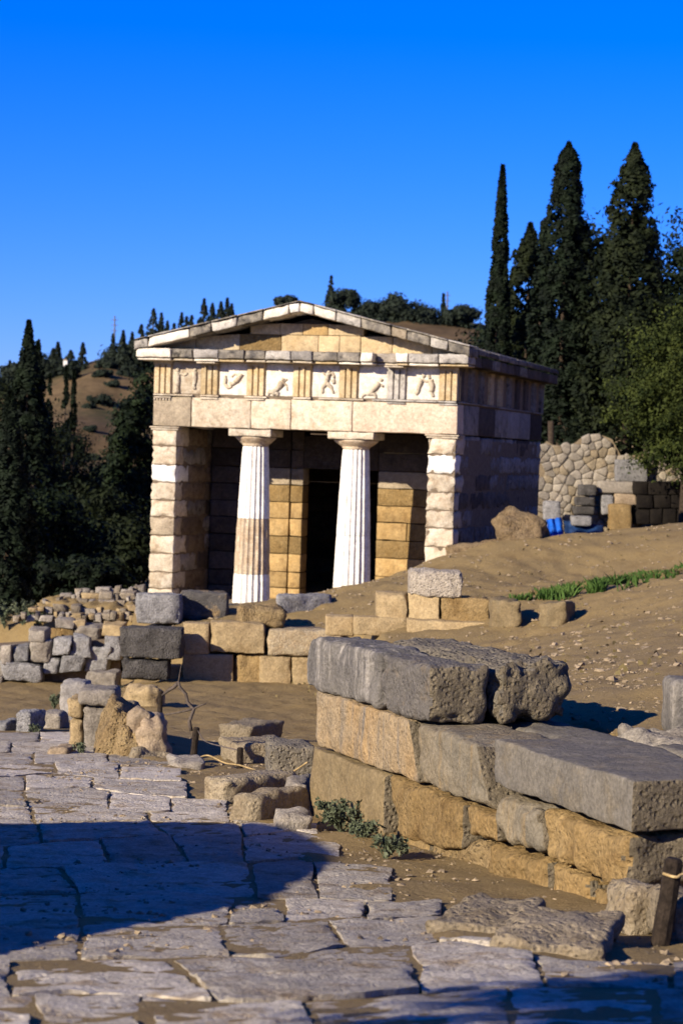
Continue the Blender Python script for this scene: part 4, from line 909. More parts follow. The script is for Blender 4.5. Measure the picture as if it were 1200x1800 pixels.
for row in range(len(J) - 1):
    js = [(q, q) if not isinstance(q, tuple) else q for q in [-660 + 30*(row % 3), -430 + 40*(row % 2)] + JX[row]]
    for (b0, t0), (b1, t1) in zip(js[:-1], js[1:]):
        # bottom edge = row, top edge = row+1 in the photograph
        lim = J[row + 1][-1][0]
        c = [Groad(b0, jy(row, b0)), Groad(b1, jy(row, b1)), Groad(t1, jy(row + 1, t1)), Groad(t0, jy(row + 1, t0))]
        nu = max(5, min(40, int((c[1] - c[0]).length/0.035))); nv = max(5, min(36, int((c[3] - c[0]).length/0.04)))
        _seed[0] += 1; off = Vector((_seed[0]*2.3, _seed[0]*5.1, 0)); lift = random.uniform(0.009, 0.018)
        ctr = (c[0] + c[1] + c[2] + c[3])/4; rough_ = random.choice([0.2, 0.6, 1.0, 1.3]) if row > 2 else 1.3
        gap = 0.009; vs = []; fs = []
        top = {}
        tx_, ty_ = random.uniform(-.012, .012), random.uniform(-.012, .012)
        for j in range(nv + 1):
            for i in range(nu + 1):
                u, v_ = i/nu, j/nv
                xb = b0 + (b1 - b0)*u; xt = t0 + (t1 - t0)*u
                p = Groad(xb, jy(row, xb))*(1 - v_) + Groad(xt, jy(row + 1, xt))*v_ if False else None
                top[(i, j)] = (u, v_)
        eb = [Groad(b0 + (b1 - b0)*i/nu, jy(row, b0 + (b1 - b0)*i/nu)) for i in range(nu + 1)]
        et = [Groad(t0 + (t1 - t0)*i/nu, jy(row + 1, t0 + (t1 - t0)*i/nu)) for i in range(nu + 1)]
        ids = {}
        for j in range(nv + 1):
            for i in range(nu + 1):
                ii, jj = min(max(i, 0), nu), min(max(j, 0), nv)
                p = eb[ii].lerp(et[ii], jj/nv)
                de = min(ii*(c[1]-c[0]).length/nu, (nu-ii)*(c[1]-c[0]).length/nu, jj*(c[3]-c[0]).length/nv, (nv-jj)*(c[3]-c[0]).length/nv)
                q = p.copy()
                # ragged outline
                if ii in (0, nu) or jj in (0, nv):
                    dirc = (ctr - p); dirc.z = 0; L_ = dirc.length; dirc.normalize()
                    q += dirc*(gap + 0.014*(noise.noise(p*9 + off) + 0.4) + 0.035*max(0, noise.noise(p*2.7 + off)))
                z = lift + 0.012*noise.fractal(p*3.0 + off, 1, 2, 4) + 0.007*noise.fractal(p*14 + off, 1, 2, 3)
                pit_ = noise.noise(p*7 + off*2)
                if pit_ > 0.42: z -= 0.05*(pit_ - 0.42)
                p2_ = noise.noise(p*16 + off*3)
                if p2_ > 0.3: z -= 0.03*(p2_ - 0.3)*rough_
                if de < 0.02: z -= 0.003 + 0.004*noise.noise(p*12)
                z += tx_*(p.x - ctr.x) + ty_*(p.y - ctr.y)
                z = max(z, -0.002 if rough_ > 0.5 else 0.003)
                ids[(i, j)] = len(vs); vs.append((q.x, q.y, q.z + z))
        for j in range(nv):
            for i in range(nu): fs.append((ids[(i, j)], ids[(i+1, j)], ids[(i+1, j+1)], ids[(i, j+1)]))
        ring_ = [(i, 0) for i in range(nu)] + [(nu, j) for j in range(nv)] + [(i, nv) for i in range(nu, 0, -1)] + [(0, j) for j in range(nv, 0, -1)]
        k0 = len(vs); m_ = len(ring_)
        vs += [vs[ids[q_]] for q_ in ring_] + [(vs[ids[q_]][0], vs[ids[q_]][1], vs[ids[q_]][2] - 0.09) for q_ in ring_]
        fs += [(k0 + a_, k0 + m_ + a_, k0 + m_ + (a_ + 1) % m_, k0 + (a_ + 1) % m_) for a_ in range(m_)]
        mk('paving_slab', vs, fs, M['slab'], way, True)

# ------------------------------------------------------------------ posts, rope, dead branch
def post(px, py, wpx, hpx, label, lean=(0, 0), d=None):
    c = G(px, py) if d is None else P(px, py, d); m = c.y/FPX; h = hpx*m; r = wpx*m/2
    mb = MB(); pts = [(c.x + lean[0]*t_ - 0*r, c.y + lean[1]*t_, c.z - 0.1 + (h + 0.1)*t_) for t_ in (0, .2, .4, .6, .8, .97, 1)]
    mb.tube(pts, [r*1.05, r, r*1.04, r*.96, r, r*.97, r*.7], 9)
    mb.v = [tuple(Vector(p) + 0.12*r*noise.noise_vector(Vector(p)*18)) for p in mb.v]
    o = mb.build('fence_post', M['wood'], None, False, origin=(c.x, c.y, c.z)); setp(o, label, 'post', 'short wooden posts along the way')
    return Vector(pts[-1])
p1 = post(281, 1256, 9, 42, 'short wooden post farthest from the viewer, above the boulder heap')
p2 = post(338, 1340, 12, 62, 'middle wooden post with the dead branch beside it', (0.03, 0))
p3 = post(421, 1354, 12, 40, 'short stubby wooden post on the bank where the rope dips')
p4 = post(1156, 1658, 34, 150, 'thick dark wooden post in the foreground at the right edge', (0.06, 0.02))
def strand(name, label, pts, rad, mat, cat, n=6):
    v = [Vector(p) for p in pts]; sm = []
    for i in range(len(v) - 1):
        a, b, c_, d_ = v[max(i-1, 0)], v[i], v[i+1], v[min(i+2, len(v)-1)]
        for k in range(6):
            t_ = k/6; sm.append(0.5*((2*b) + (c_ - a)*t_ + (2*a - 5*b + 4*c_ - d_)*t_*t_ + (3*b - a - 3*c_ + d_)*t_**3))
    sm.append(v[-1]); return setp(MB().tube(sm, rad, n).build(name, M[mat], None, True), label, cat)
dr = p2.y
dj = lambda px, py, d: P(px, py, d)
branch = wempty('dead_branch', tuple(G(338, 1312))); setp(branch, 'twisted grey dead branch rising from the middle post', 'branch')
def bra(pts, r0, r1):
    sm = [Vector(p) for p in pts]; MB().tube(sm, [r0 + (r1 - r0)*i/(len(sm)-1) for i in range(len(sm))], 6).build('twig', M['wood2'], branch, True)
M['wood2'] = plain_mat('bleached_wood', (0.09, 0.07, 0.055), 0.9, 0.3, 25, 0.4)
yb = p2.y
bra([dj(336, 1285, yb), dj(333, 1268, yb), dj(341, 1247, yb + .05), dj(330, 1235, yb + .1), dj(327, 1220, yb + .1), dj(316, 1208, yb + .1), dj(314, 1199, yb + .12)], .02, .014)
bra([dj(341, 1246, yb + .05), dj(325, 1250, yb + .05), dj(306, 1254, yb + .1), dj(290, 1256, yb + .15)], .013, .007)
bra([dj(341, 1246, yb + .05), dj(352, 1240, yb), dj(362, 1237, yb)], .011, .006)
bra([dj(314, 1200, yb + .12), dj(306, 1208, yb + .15), dj(296, 1214, yb + .2), dj(286, 1222, yb + .3)], .02, .012)
bra([dj(314, 1200, yb + .12), dj(316, 1185, yb + .12), dj(319, 1168, yb + .12)], .008, .003)
strand('wire', 'thin dark wire running from the middle post to the step stones', [p2, P(360, 1302, p2.y - .1), P(390, 1312, p2.y - .3), P(408, 1316, p3.y + .1), p3 + Vector((0, 0, -.03))], 0.006, 'iron', 'wire')
strand('rope', 'pale rope sagging from the post past the bank to the nearest wall', [P(346, 1334, p2.y - .05), P(366, 1328, p2.y - .3), P(395, 1341, p3.y + .2), P(421, 1345, p3.y - .05), P(455, 1356, p3.y - .4), P(490, 1366, p3.y - 1.0), P(512, 1358, p3.y - 1.6), P(540, 1340, p3.y - 1.9)], 0.008, 'rope', 'rope')
strand('rope', 'rope tied round the thick foreground post', [p4 + Vector((-.055, -.05, -.06)), p4 + Vector((.0, -.075, -.07)), p4 + Vector((.07, -.05, -.06)), p4 + Vector((.4, -.05, -.1)), p4 + Vector((.9, -.05, -.12))], 0.007, 'rope', 'rope')

# ------------------------------------------------------------------ foliage helpers
def quads(cen, size, nrm, up=None, aspect=1.0, dia=True):
    """one small leaf quad per centre, facing nrm with random spin"""
    n = len(cen); nrm = nrm/np.maximum(np.linalg.norm(nrm, axis=1, keepdims=True), 1e-6)
    rnd = rng.normal(size=(n, 3)) if up is None else up
    a = np.cross(nrm, rnd); a /= np.maximum(np.linalg.norm(a, axis=1, keepdims=True), 1e-6); b = np.cross(nrm, a)
    s = np.asarray(size).reshape(-1, 1)*np.ones((n, 1)); a = a*s*0.5*aspect; b = b*s*0.5
    if dia: v = np.stack([cen - b, cen + a*0.8 - b*0.1, cen + b, cen - a*0.8 + b*0.05], 1).reshape(-1, 3)
    else: v = np.stack([cen - a - b, cen + a - b, cen + a + b, cen - a + b], 1).reshape(-1, 3)
    return v, np.arange(4*n).reshape(n, 4)
def cypress_pts(h, prof, n, ragged, lean=0.0):
    """leaves gathered in upright flame-like sprays around the stem"""
    ncl = max(90, n // 55); w = max(prof[1])
    t = rng.random(ncl); th = rng.random(ncl)*2*np.pi
    pr = np.interp(t, prof[0], prof[1])
    lob = 1 + ragged*np.array([noise.noise(Vector((math.cos(a)*1.3 + h, math.sin(a)*1.3, b*h*0.7))) for a, b in zip(th, t)])
    r = pr*lob*(0.35 + (0.6 + 0.5*ragged)*np.sqrt(rng.random(ncl)))
    L = (0.5 + rng.random(ncl))*np.maximum(0.35*w, 0.05*h)*(1.0 - 0.5*t); out_ = 0.25*ragged + 0.05
    k = rng.integers(0, ncl, n); s = rng.random(n); rc = (0.18*w + 0.12*pr[k])*(1 - 0.75*s)*(0.6 + ragged)
    g = rng.normal(size=(n, 3))*np.array([.55, .55, .3])
    x = (r[k] + out_*L[k]*s)*np.cos(th[k]) + g[:, 0]*rc; y = (r[k] + out_*L[k]*s)*np.sin(th[k]) + g[:, 1]*rc
    z = t[k]*h + L[k]*(s - 0.3) + g[:, 2]*rc; z = np.where(z > h, h - 1.5*(z - h) - 0.02*h*rng.random(n), z)
    # sharpen the tip
    out2 = (1 + ragged*np.maximum(0, rng.normal(size=ncl))*0.45)[k]
    lim = out2*np.interp(np.clip(z/h, 0, 1), prof[0], prof[1])*(1.04 + 0.35*ragged)*np.clip((1 - z/h)/0.035, 0.03, 1) + 0.01; rad = np.hypot(x, y); f_ = np.minimum(1, lim/np.maximum(rad, 1e-6))
    return np.stack([x*f_, y*f_, np.maximum(z, 0)], 1), np.stack([np.cos(th[k]) + g[:, 0], np.sin(th[k]) + g[:, 1], 0.4 + 0*x], 1)
def trunk(root, h, r, mat='bark', lean=0):
    MB().tube([(0, 0, -0.5), (0.02, 0, h*0.25), (lean*.5, 0.03, h*0.6), (lean, 0, h)], [r*1.3, r, r*.7, r*.2], 8).build('trunk', M[mat], root, True, origin=(0, 0, 0))
def cypress(base, h, prof, n, leaf, mat, label, ragged=0.25, group=None, name='cypress_tree', cat='cypress tree', tr=0.09):
    root = empty(name, base); setp(root, label, cat, group)
    c, nn = cypress_pts(h*0.985, prof, n, ragged)
    c[:, 2] += h*0.02
    up = np.tile(np.array([[0, 0, 1.0]]), (n, 1)) + rng.normal(size=(n, 3))*0.35
    v, f = quads(c, leaf*(0.6 + 0.8*rng.random(n)), nn + rng.normal(size=(n, 3))*0.7, np.cross(up, rng.normal(size=(n, 3))), 0.55)
    npmesh('crown', v, f, M[mat], root, False)
    trunk(root, h*0.9, tr); return root
CYP = ([0, .06, .2, .45, .7, .85, .95, 1.0], [.45, .85, 1.0, .84, .48, .24, .08, .0])
def prof(w, p=CYP): return (p[0], [x*w for x in p[1]])
def clump_tree(base, h, crown, n_cl, per, leaf, mat, label, group=None, name='tree', cat='tree', trunk_r=0.15, flat=0.6, limbs=7, sig=0.24, share=None):
    """crown: (cx, cy, cz, rx, ry, rz) relative to base; leaves in clumps on limbs"""
    root = empty(name, base); setp(root, label, cat, group)
    cx, cy, cz_, rx_, ry_, rz_ = crown
    d = rng.normal(size=(n_cl, 3)); d /= np.linalg.norm(d, axis=1, keepdims=True)
    rad = (0.35 + 0.65*rng.random(n_cl)**0.5)*(0.85 + 0.3*rng.random(n_cl))
    cc = np.array([cx, cy, cz_]) + d*rad[:, None]*np.array([rx_, ry_, rz_])
    sg = sig*(0.6 + 0.8*rng.random(n_cl))*min(rx_, rz_)
    k = np.repeat(np.arange(n_cl), per)
    g_ = rng.normal(size=(len(k), 3))*np.array([1, 1, flat]); pos = cc[k] + g_*sg[k][:, None]
    nn = g_ + np.array([0, 0, 0.6]) + rng.normal(size=g_.shape)*0.6
    v, f = quads(pos, leaf*(0.6 + 0.8*rng.random(len(k))), nn, None, 0.6)
    npmesh('crown', v, f, M[mat], root, False)
    mb = MB(); top = Vector((cx*0.8, cy*0.8, cz_ + rz_*0.3)); fork = Vector((cx*0.3, cy*0.3, max(0.3, (cz_ - rz_)*0.9)))
    mb.tube([(0, 0, -0.5), fork*0.5, fork, fork.lerp(top, .6), top], [trunk_r*1.35, trunk_r, trunk_r*.85, trunk_r*.5, trunk_r*.15], 8)
    for i in range(limbs):
        e = Vector(cc[i % n_cl]); s0 = fork.lerp(top, 0.1 + 0.6*i/limbs); mb.tube([s0, s0.lerp(e, .5) + Vector((0, 0, .1)), e], [trunk_r*.45, trunk_r*.28, trunk_r*.08], 6)
    mb.build('trunk', M['bark'], root, True, origin=(0, 0, 0))
    return root
def on_ground(px, d, far=False):
    x = P(px, 800, d).x; return Vector((x, d, (hillz(x, d) if far else gz(x, d))))

# ------------------------------------------------------------------ trees right of the treasury
def rcyp(px, top, d, wpx, n, leaf, mat, label, ragged, p=CYP, **k):
    b = on_ground(px, d); h = P(px, top, d).z - b.z; m = d/FPX
    return cypress(b, h, prof(wpx*m/2, p), n, leaf, mat, label, ragged, **k)
SLIM = ([0, .1, .35, .6, .8, .92, 1.0], [.9, 1.0, .85, .55, .32, .15, .02])
rcyp(866, 293, 78, 66, 26000, 0.17, 'cyp', 'tall slender pointed cypress standing alone left of the dark group', 0.12, SLIM, group='tall cypresses behind the temple')
BLUNT = ([0, .1, .35, .53, .65, .74, .82, .866, .93, .97, 1.0], [.8, 1.0, 1.0, .88, .78, .64, .48, .38, .30, .20, .05])
rcyp(980, 253, 76, 106, 34000, 0.17, 'cyp', 'tallest thick blunt cypress in the middle of the dark group', 0.5, BLUNT, group='tall cypresses behind the temple')
RAG = ([0, .1, .35, .55, .68, .76, .84, .92, .97, 1.0], [.8, 1.0, 1.0, .72, .56, .48, .38, .19, .09, .0])
rcyp(1096, 255, 74, 130, 26000, 0.19, 'con', 'ragged conical conifer right of the thick blunt cypress', 0.9, RAG, group='tall cypresses behind the temple')
rcyp(918, 395, 80, 110, 16000, 0.2, 'con', 'bushy conifer between the slender and the blunt cypress', 0.7, RAG, name='conifer_tree', cat='conifer')
rcyp(940, 392, 83, 70, 10000, 0.2, 'con', 'narrow conifer just left of the blunt cypress', 0.5, CYP, name='conifer_tree', cat='conifer')
def rclump(px, py, d, rxp, ryp, ncl, per, leaf, mat, label, **k):
    b = on_ground(px, d); c = P(px, py, d); m = d/FPX
    return clump_tree(b, 0, (0, 0, c.z - b.z, rxp*m, rxp*m*0.9, ryp*m), ncl, per, leaf, mat, label, **k)
rclump(1035, 500, 84, 75, 125, 90, 150, 0.2, 'con', 'dark evergreen filling the gap between the two tallest trees')
rclump(1000, 660, 88, 150, 120, 110, 150, 0.22, 'con', 'dark bushy evergreen behind the rear corner of the temple')
rclump(1190, 560, 80, 110, 150, 110, 150, 0.2, 'pine', 'dark spreading tree at the right edge behind the olive-green tree')
rclump(1120, 690, 78, 110, 90, 90, 150, 0.18, 'con', 'low dark bush behind the polygonal stone wall')
rclump(900, 640, 92, 90, 90, 70, 130, 0.22, 'cyp', 'dark thicket at the foot of the slender cypress')
rclump(1204, 685, 65.0, 122, 150, 170, 230, 0.11, 'broad', 'sunlit olive-green leafy tree overhanging the polygonal wall', cat='tree', name='broadleaf_tree', trunk_r=0.13, sig=0.16)
# a small trunk seen beside the flank
MBt = MB(); c = on_ground(968, 68.5); MBt.tube([c + Vector((0, 0, -.2)), Vector((c.x, c.y, P(968, 790, 68.5).z)), Vector((c.x - .05, c.y, P(966, 740, 68.5).z))], [.12, .10, .09], 9)
setp(MBt.build('bare_tree', M['bark'], None, True), 'short bare brown tree rising behind the polygonal wall by the temple', 'tree')

M['corelight'] = plain_mat('wall_earth_core', (0.19, 0.145, 0.09))
M['treeshade'] = stone_mat('tree_shade_stone', (0.008, 0.006, 0.005), (0.014, 0.011, 0.008), (0.005, 0.004, 0.004), 4, 0.8)  # near-black colour stands in for the shade under the leafy tree
M['polyst'] = stone_mat('polygonal_limestone', (0.23, 0.195, 0.15), (0.30, 0.26, 0.20), (0.18, 0.135, 0.09), 3, 0.7, rand=0.2, stain_amt=0.6)
# ------------------------------------------------------------------ polygonal wall, right rear
DP = 67.0
wallE = wempty('polygonal_wall', tuple(P(1050, 935, DP)))
setp(wallE, 'polygonal masonry wall of fitted stones behind the right slope', 'stone wall')
outl = [(946,945),(946,790),(960,775),(985,792),(1010,778),(1020,770),(1050,762),(1075,772),(1090,800),(1150,800),(1215,790),(1215,905),(1150,915),(1100,935),(1020,938)]
random.seed(21); seeds = []
while len(seeds) < 260:
    p = (random.uniform(945, 1215), random.uniform(755, 945))
    rmin = random.choice((9, 11, 14, 18))
    if all(math.hypot(p[0]-q[0], (p[1]-q[1])*1.3) > rmin for q in seeds): seeds.append(p)
    else:
        seeds_try = globals().get('_st', 0) + 1; globals()['_st'] = seeds_try
        if seeds_try > 60000: break
def clip(poly, a, b, c_):
    o = []
    for i in range(len(poly)):
        p, q = poly[i], poly[(i+1) % len(poly)]; fp, fq = a*p[0] + b*p[1] - c_, a*q[0] + b*q[1] - c_
        if fp <= 0: o.append(p)
        if fp*fq < 0: t_ = fp/(fp - fq); o.append((p[0] + (q[0]-p[0])*t_, p[1] + (q[1]-p[1])*t_))
    return o
def inside(p, poly):
    r_ = False
    for i in range(len(poly)):
        a, b = poly[i], poly[i-1]
        if (a[1] > p[1]) != (b[1] > p[1]) and p[0] < (b[0]-a[0])*(p[1]-a[1])/(b[1]-a[1]) + a[0]: r_ = not r_
    return r_
for i, s in enumerate(seeds):
    if not inside(s, outl): continue
    poly = [(s[0]-34, s[1]-30), (s[0]+34, s[1]-30), (s[0]+34, s[1]+30), (s[0]-34, s[1]+30)]
    for j, q in enumerate(seeds):
        if j == i or math.hypot(q[0]-s[0], q[1]-s[1]) > 80: continue
        a, b = q[0]-s[0], q[1]-s[1]; poly = clip(poly, a, b, (a*(q[0]+s[0]) + b*(q[1]+s[1]))/2)
        if len(poly) < 3: break
    if len(poly) < 3: continue
    bt = 0.06 + random.uniform(-.03, .05); mb = MB(); n = len(poly)
    def ring(sc, dd): return [P(s[0] + (x-s[0])*sc, s[1] + (y_-s[1])*sc, DP + dd) for x, y_ in poly]
    v = ring(.995, .3) + ring(.995, .03) + ring(.965, -bt*.4) + ring(.6, -bt*.6)
    f = [tuple(3*n + k for k in reversed(range(n)))]
    for L_ in range(3): f += [(L_*n + k, (L_+1)*n + k, (L_+1)*n + (k+1) % n, L_*n + (k+1) % n) for k in range(n)]
    mk('fitted_stone', v, f, M[random.choice(['polyst', 'polyst', 'stepst', 'polyst', 'grey2'])], wallE, True)
v = [P(x, y_, DP + .045) for x, y_ in outl] + [P(x, y_, DP + .6) for x, y_ in outl]; n = len(outl)
mk('wall_core', v, [tuple(range(n)), tuple(reversed(range(n, 2*n)))] + [(k, k+n, (k+1) % n + n, (k+1) % n) for k in range(n)], M['corelight'], wallE)
for (x0, x1, y0, y1, d, m, lab) in [(1016,1048,852,872,66.3,'darkrock','top block of the dark stack before the polygonal wall'),(1010,1046,874,889,66.3,'darkrock','middle block of the dark stack before the polygonal wall'),(1006,1044,890,905,66.3,'darkrock','bottom block of the dark stack before the polygonal wall'),
    (1050,1126,846,868,66.5,'grey2','long grey beam stone under the pale upright slab'),(1081,1138,808,848,66.6,'greyb','pale grey upright slab leaning on the polygonal wall'),(1056,1078,870,905,66.45,'greyb','grey block right of the dark stack'),(1079,1122,868,888,66.45,'pinkrock','pale block under the long beam stone'),
    (1070,1110,886,938,66.1,'yellow','yellowish eroded block jutting from the slope before the wall'),(955,985,881,916,65.9,'greyb','grey block by the rear corner of the temple'),(1004,1040,907,925,65.6,'greyb','small grey stone resting on the dark sheet')]:
    fthing('stone_block', lab, 'stone block', x0, x1, y0, y1, d, 0.45, m, r=0.05, amp=0.02, chip=0.04, res=0.12)
sblock('rock', 'brown earthy boulder at the end of the temple flank', 917, 948, 92, 42, 0.8, 'earthrock', d=45.2, tilt=.12, cat='rock', r=0.2, amp=0.16, chip=0.2, freq=2.5, sink=.25, jit=.16)
sblock('rock', 'low flat rock at the foot of the right corner pier', 842, 970, 92, 16, 0.5, 'earthrock', d=45.6, rz=.1, tilt=-.16, cat='rock', r=0.06, amp=0.07, freq=3, sink=.15, jit=.1)
sblock('slab_fragment', 'yellowish stone at the foot of the right column', 616, 1046, 58, 14, 0.5, 'yellow', d=45.7, tilt=-.1, cat='stone slab', r=.04, amp=.03, sink=.15)
dw = wempty('shaded_stone_wall', tuple(P(1150, 920, 66.3))); setp(dw, 'low stone wall coloured dark for the shade of the olive-green tree at the right', 'stone wall')
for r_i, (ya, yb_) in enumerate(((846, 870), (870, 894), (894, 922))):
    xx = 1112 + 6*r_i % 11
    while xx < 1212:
        ww = random.uniform(22, 40); fblock(dw, 'block', xx, xx + ww, ya, yb_, 66.3 + random.uniform(-.05, .05), 0.5, 'treeshade', r=0.04, amp=0.02, chip=0.04, res=0.14); xx += ww
# blue sheet
def sheet(name, label, mat, quad, d, sag):
    vs = []; fs = []; n = 12
    for j in range(n + 1):
        for i in range(n + 1):
            u, w = i/n, j/n; a = [(quad[0][k]*(1-u) + quad[1][k]*u)*(1-w) + (quad[3][k]*(1-u) + quad[2][k]*u)*w for k in range(2)]
            p = P(a[0], a[1], d - 0.5*w*0.9); p += 0.05*noise.noise_vector(p*5) + Vector((0, 0.08*math.sin(u*14), -sag*math.sin(math.pi*u)*(1-w))); vs.append(p)
    for j in range(n):
        for i in range(n): fs.append((j*(n+1)+i, j*(n+1)+i+1, (j+1)*(n+1)+i+1, (j+1)*(n+1)+i))
    o = mk(name, vs, fs, M[mat], None, True); s_ = o.modifiers.new('solid', 'SOLIDIFY'); s_.thickness = 0.01
    return setp(o, label, 'plastic sheet')
sheet('plastic_sheet', 'bright blue plastic sheet hanging beside the boulder', 'tarp', [(961,912),(986,910),(990,947),(963,947)], 65.9, 0.0)
M['tarpd'] = plain_mat('dark_blue_sheet', (0.01, 0.03, 0.09), 0.5, 0.3, 8, 0.4)
sheet('plastic_sheet', 'dark navy sheet spread over stones right of the bright one', 'tarpd', [(990,915),(1060,922),(1062,942),(992,946)], 65.95, 0.02)

# ------------------------------------------------------------------ trees on the left
lc = [(45, 566, 70, 118, 20000, .16, 'cyp', 'tallest dark cypress at the left edge', .2), (62, 602, 73, 90, 12000, .17, 'cyp', 'cypress close behind the tallest one at the left', .2),
      (16, 690, 47, 96, 26000, .12, 'cyp', 'broad dark cypress at the left picture edge in front of the tallest', .3), (85, 655, 100, 26, 5000, .2, 'cyp', 'slim small cypress right of the tall left pair', .15),
      (113, 645, 105, 34, 6000, .2, 'cyp', 'slim cypress before the brown slope, left of two', .2), (127, 652, 106, 30, 6000, .2, 'cyp', 'slim cypress before the brown slope, right of two', .2)]
for a in lc: rcyp(*a[:8], a[8], tr=.07)
rclump(236, 865, 74, 44, 165, 110, 160, .17, 'pine', 'tall loose dark green pine beside the left corner of the temple', name='pine_tree', cat='pine tree', sig=.2)
rclump(258, 800, 82, 50, 160, 60, 130, .18, 'pine', 'narrow dark pine partly hidden by the temple corner', name='pine_tree', cat='pine tree')
for (px, py, d, a, b, nn_, lab) in [(150, 885, 92, 85, 70, 70, 'round dark evergreen below the brown slope'), (175, 960, 68, 85, 85, 80, 'dark low evergreen above the rubble wall'), (70, 960, 64, 90, 110, 90, 'black-green bushy tree behind the rubble wall at left'),
        (-20, 960, 60, 80, 140, 80, 'dark bush cut by the left picture edge'), (100, 805, 110, 55, 50, 50, 'small evergreen on the slope below the two slim cypresses'), (205, 850, 100, 45, 45, 50, 'green bushy tree below the bare hillside'), (10, 760, 90, 80, 90, 60, 'dark evergreen behind the cypress at the left edge'),
        (120, 1020, 58, 110, 40, 70, 'dark low undergrowth shrub right behind the rubble wall'), (225, 985, 62, 50, 60, 50, 'dark shrub touching the left corner of the temple')]:
    rclump(px, py, d, a, b, nn_, 170, .17, random.choice(['pine', 'con', 'cyp']), lab)

# far skyline trees: a few shared crowns
def far_cyp(px, top, base, d, wpx, label):
    b = P(px, base, d); b.z = min(b.z, hillz(b.x, d) + 0.3); h = P(px, top, d).z - b.z
    cypress(b, h*1.02, prof(wpx*1.45*d/FPX/2), 2600, 0.42, 'far', label, 0.15, 'cypresses on the far skyline', tr=.2)
def far_round(px, py, d, a, b_, label, mat='far'):
    c = P(px, py, d); bz = min(hillz(c.x, d), c.z - 1); m = d/FPX
    clump_tree(Vector((c.x, d, bz)), 0, (0, 0, c.z - bz, a*m, a*m, b_*m), 30, 110, 0.55, mat, label, 'broad trees on the far skyline', trunk_r=.25, sig=.28)
DS = 335
for i, (px, top, base, w, rel) in enumerate([(268, 545, 625, 26, 'tallest of the clump above the left roof corner'), (282, 552, 625, 14, 'slim one right of the clump above the left roof corner'), (293, 566, 615, 12, 'small one over the left rake'), (305, 570, 610, 12, 'next small one along the left rake'),
        (318, 552, 612, 14, 'leaning pair, left, above the left rake'), (327, 558, 610, 12, 'leaning pair, right, above the left rake'), (336, 556, 600, 12, 'last before the gap above the left rake'), (357, 527, 596, 16, 'leftmost tall one of the five above the left rake'), (372, 534, 592, 13, 'second of the five above the left rake'),
        (387, 532, 588, 14, 'third of the five above the left rake'), (398, 525, 585, 10, 'fourth and thinnest of the five above the left rake'), (406, 536, 582, 10, 'rightmost of the five above the left rake'), (580, 487, 552, 13, 'single tall dark one right of the gable peak'), (777, 518, 580, 9, 'thin one near the mast behind the right rake'),
        (197, 588, 652, 10, 'thin one beside the left mast'), (215, 583, 650, 14, 'between the left mast and the temple'), (231, 586, 648, 12, 'just left of the temple eave'), (145, 604, 650, 12, 'alone on the ridge left of the bare knoll'), (124, 617, 650, 18, 'stubby one on the left ridge'), (101, 603, 655, 14, 'pointed one left on the ridge near the white shrine'),
        (93, 614, 656, 18, 'broad one at the far left ridge'), (16, 636, 700, 22, 'leftmost on the ridge at the picture edge'), (247, 572, 640, 20, 'dark one directly above the left eave'), (520, 525, 556, 8, 'tiny one peeping over the left of the gable peak')]):
    far_cyp(px, top, base, DS, w, 'far cypress, ' + rel)
for (px, py, a, b_, rel) in [(502, 535, 16, 14, 'round tree peeping over the roof left of the peak'), (602, 530, 26, 22, 'rounded pine right of the single tall cypress'), (640, 556, 26, 20, 'round tree above the right rake, nearest the peak'), (668, 552, 24, 26, 'taller round tree above the right rake'), (690, 545, 24, 26, 'dark crowned tree above the middle of the right rake'),
        (722, 555, 30, 26, 'wide dark tree above the right rake'), (750, 566, 26, 26, 'round tree left of the thin cypress on the right'), (800, 556, 24, 16, 'sparse tree near the right mast'), (820, 552, 16, 14, 'thin-crowned tree left of the slender cypress'), (790, 585, 50, 22, 'low grey-green scrub tree behind the right rake'),
        (230, 630, 40, 28, 'broad dark tree left of the temple eave on the ridge'), (258, 625, 26, 30, 'dark round tree hidden partly by the eave'), (50, 668, 40, 18, 'low round tree on the far left ridge'), (150, 660, 22, 14, 'bush on the ridge beside the bare knoll'), (-30, 690, 50, 24, 'round tree on the ridge cut by the left edge'), (75, 645, 22, 18, 'dark round tree by the white shrine'), (30, 660, 26, 22, 'round tree on the ridge left of the white shrine'), (275, 612, 26, 22, 'dark bushy tree over the left end of the rake'), (308, 604, 26, 20, 'dark bushy tree under the leaning pair of cypresses'), (340, 596, 24, 20, 'dark bushy tree under the gap above the left rake'), (376, 584, 30, 22, 'wide dark tree under the five cypresses'), (410, 574, 22, 16, 'small dark tree right of the five cypresses'), (205, 640, 26, 20, 'dark bush at the foot of the left mast'), (100, 652, 30, 16, 'dark low tree below the pointed ridge cypress'), (5, 690, 40, 26, 'dark tree at the left picture edge on the ridge'), (675, 570, 40, 22, 'wide dark tree low over the right rake'), (740, 580, 40, 20, 'low wide tree over the lower right rake')]:
    far_round(px, py, DS - 3, a, b_, 'far ' + rel)
random.seed(3)
ORD = 'first second third fourth fifth sixth seventh eighth ninth tenth eleventh twelfth thirteenth fourteenth fifteenth sixteenth seventeenth eighteenth'.split()
for k, (px, d) in enumerate(sorted((random.uniform(120, 272), random.uniform(270, 332)) for _ in range(18))):
    x_ = P(px, 700, d).x; z_ = hillz(x_, d); a_ = random.uniform(0.6, 1.5)
    clump_tree(Vector((x_, d, z_ - .3)), 0, (0, 0, a_*0.5, a_*1.3, a_, a_*0.6), 24, 100, 0.4, 'far', 'low scrub bush on the bare brown far slope, ' + ORD[k] + ' from the left', 'scrub on the far slope', name='shrub', cat='shrub', trunk_r=.05, sig=.3)
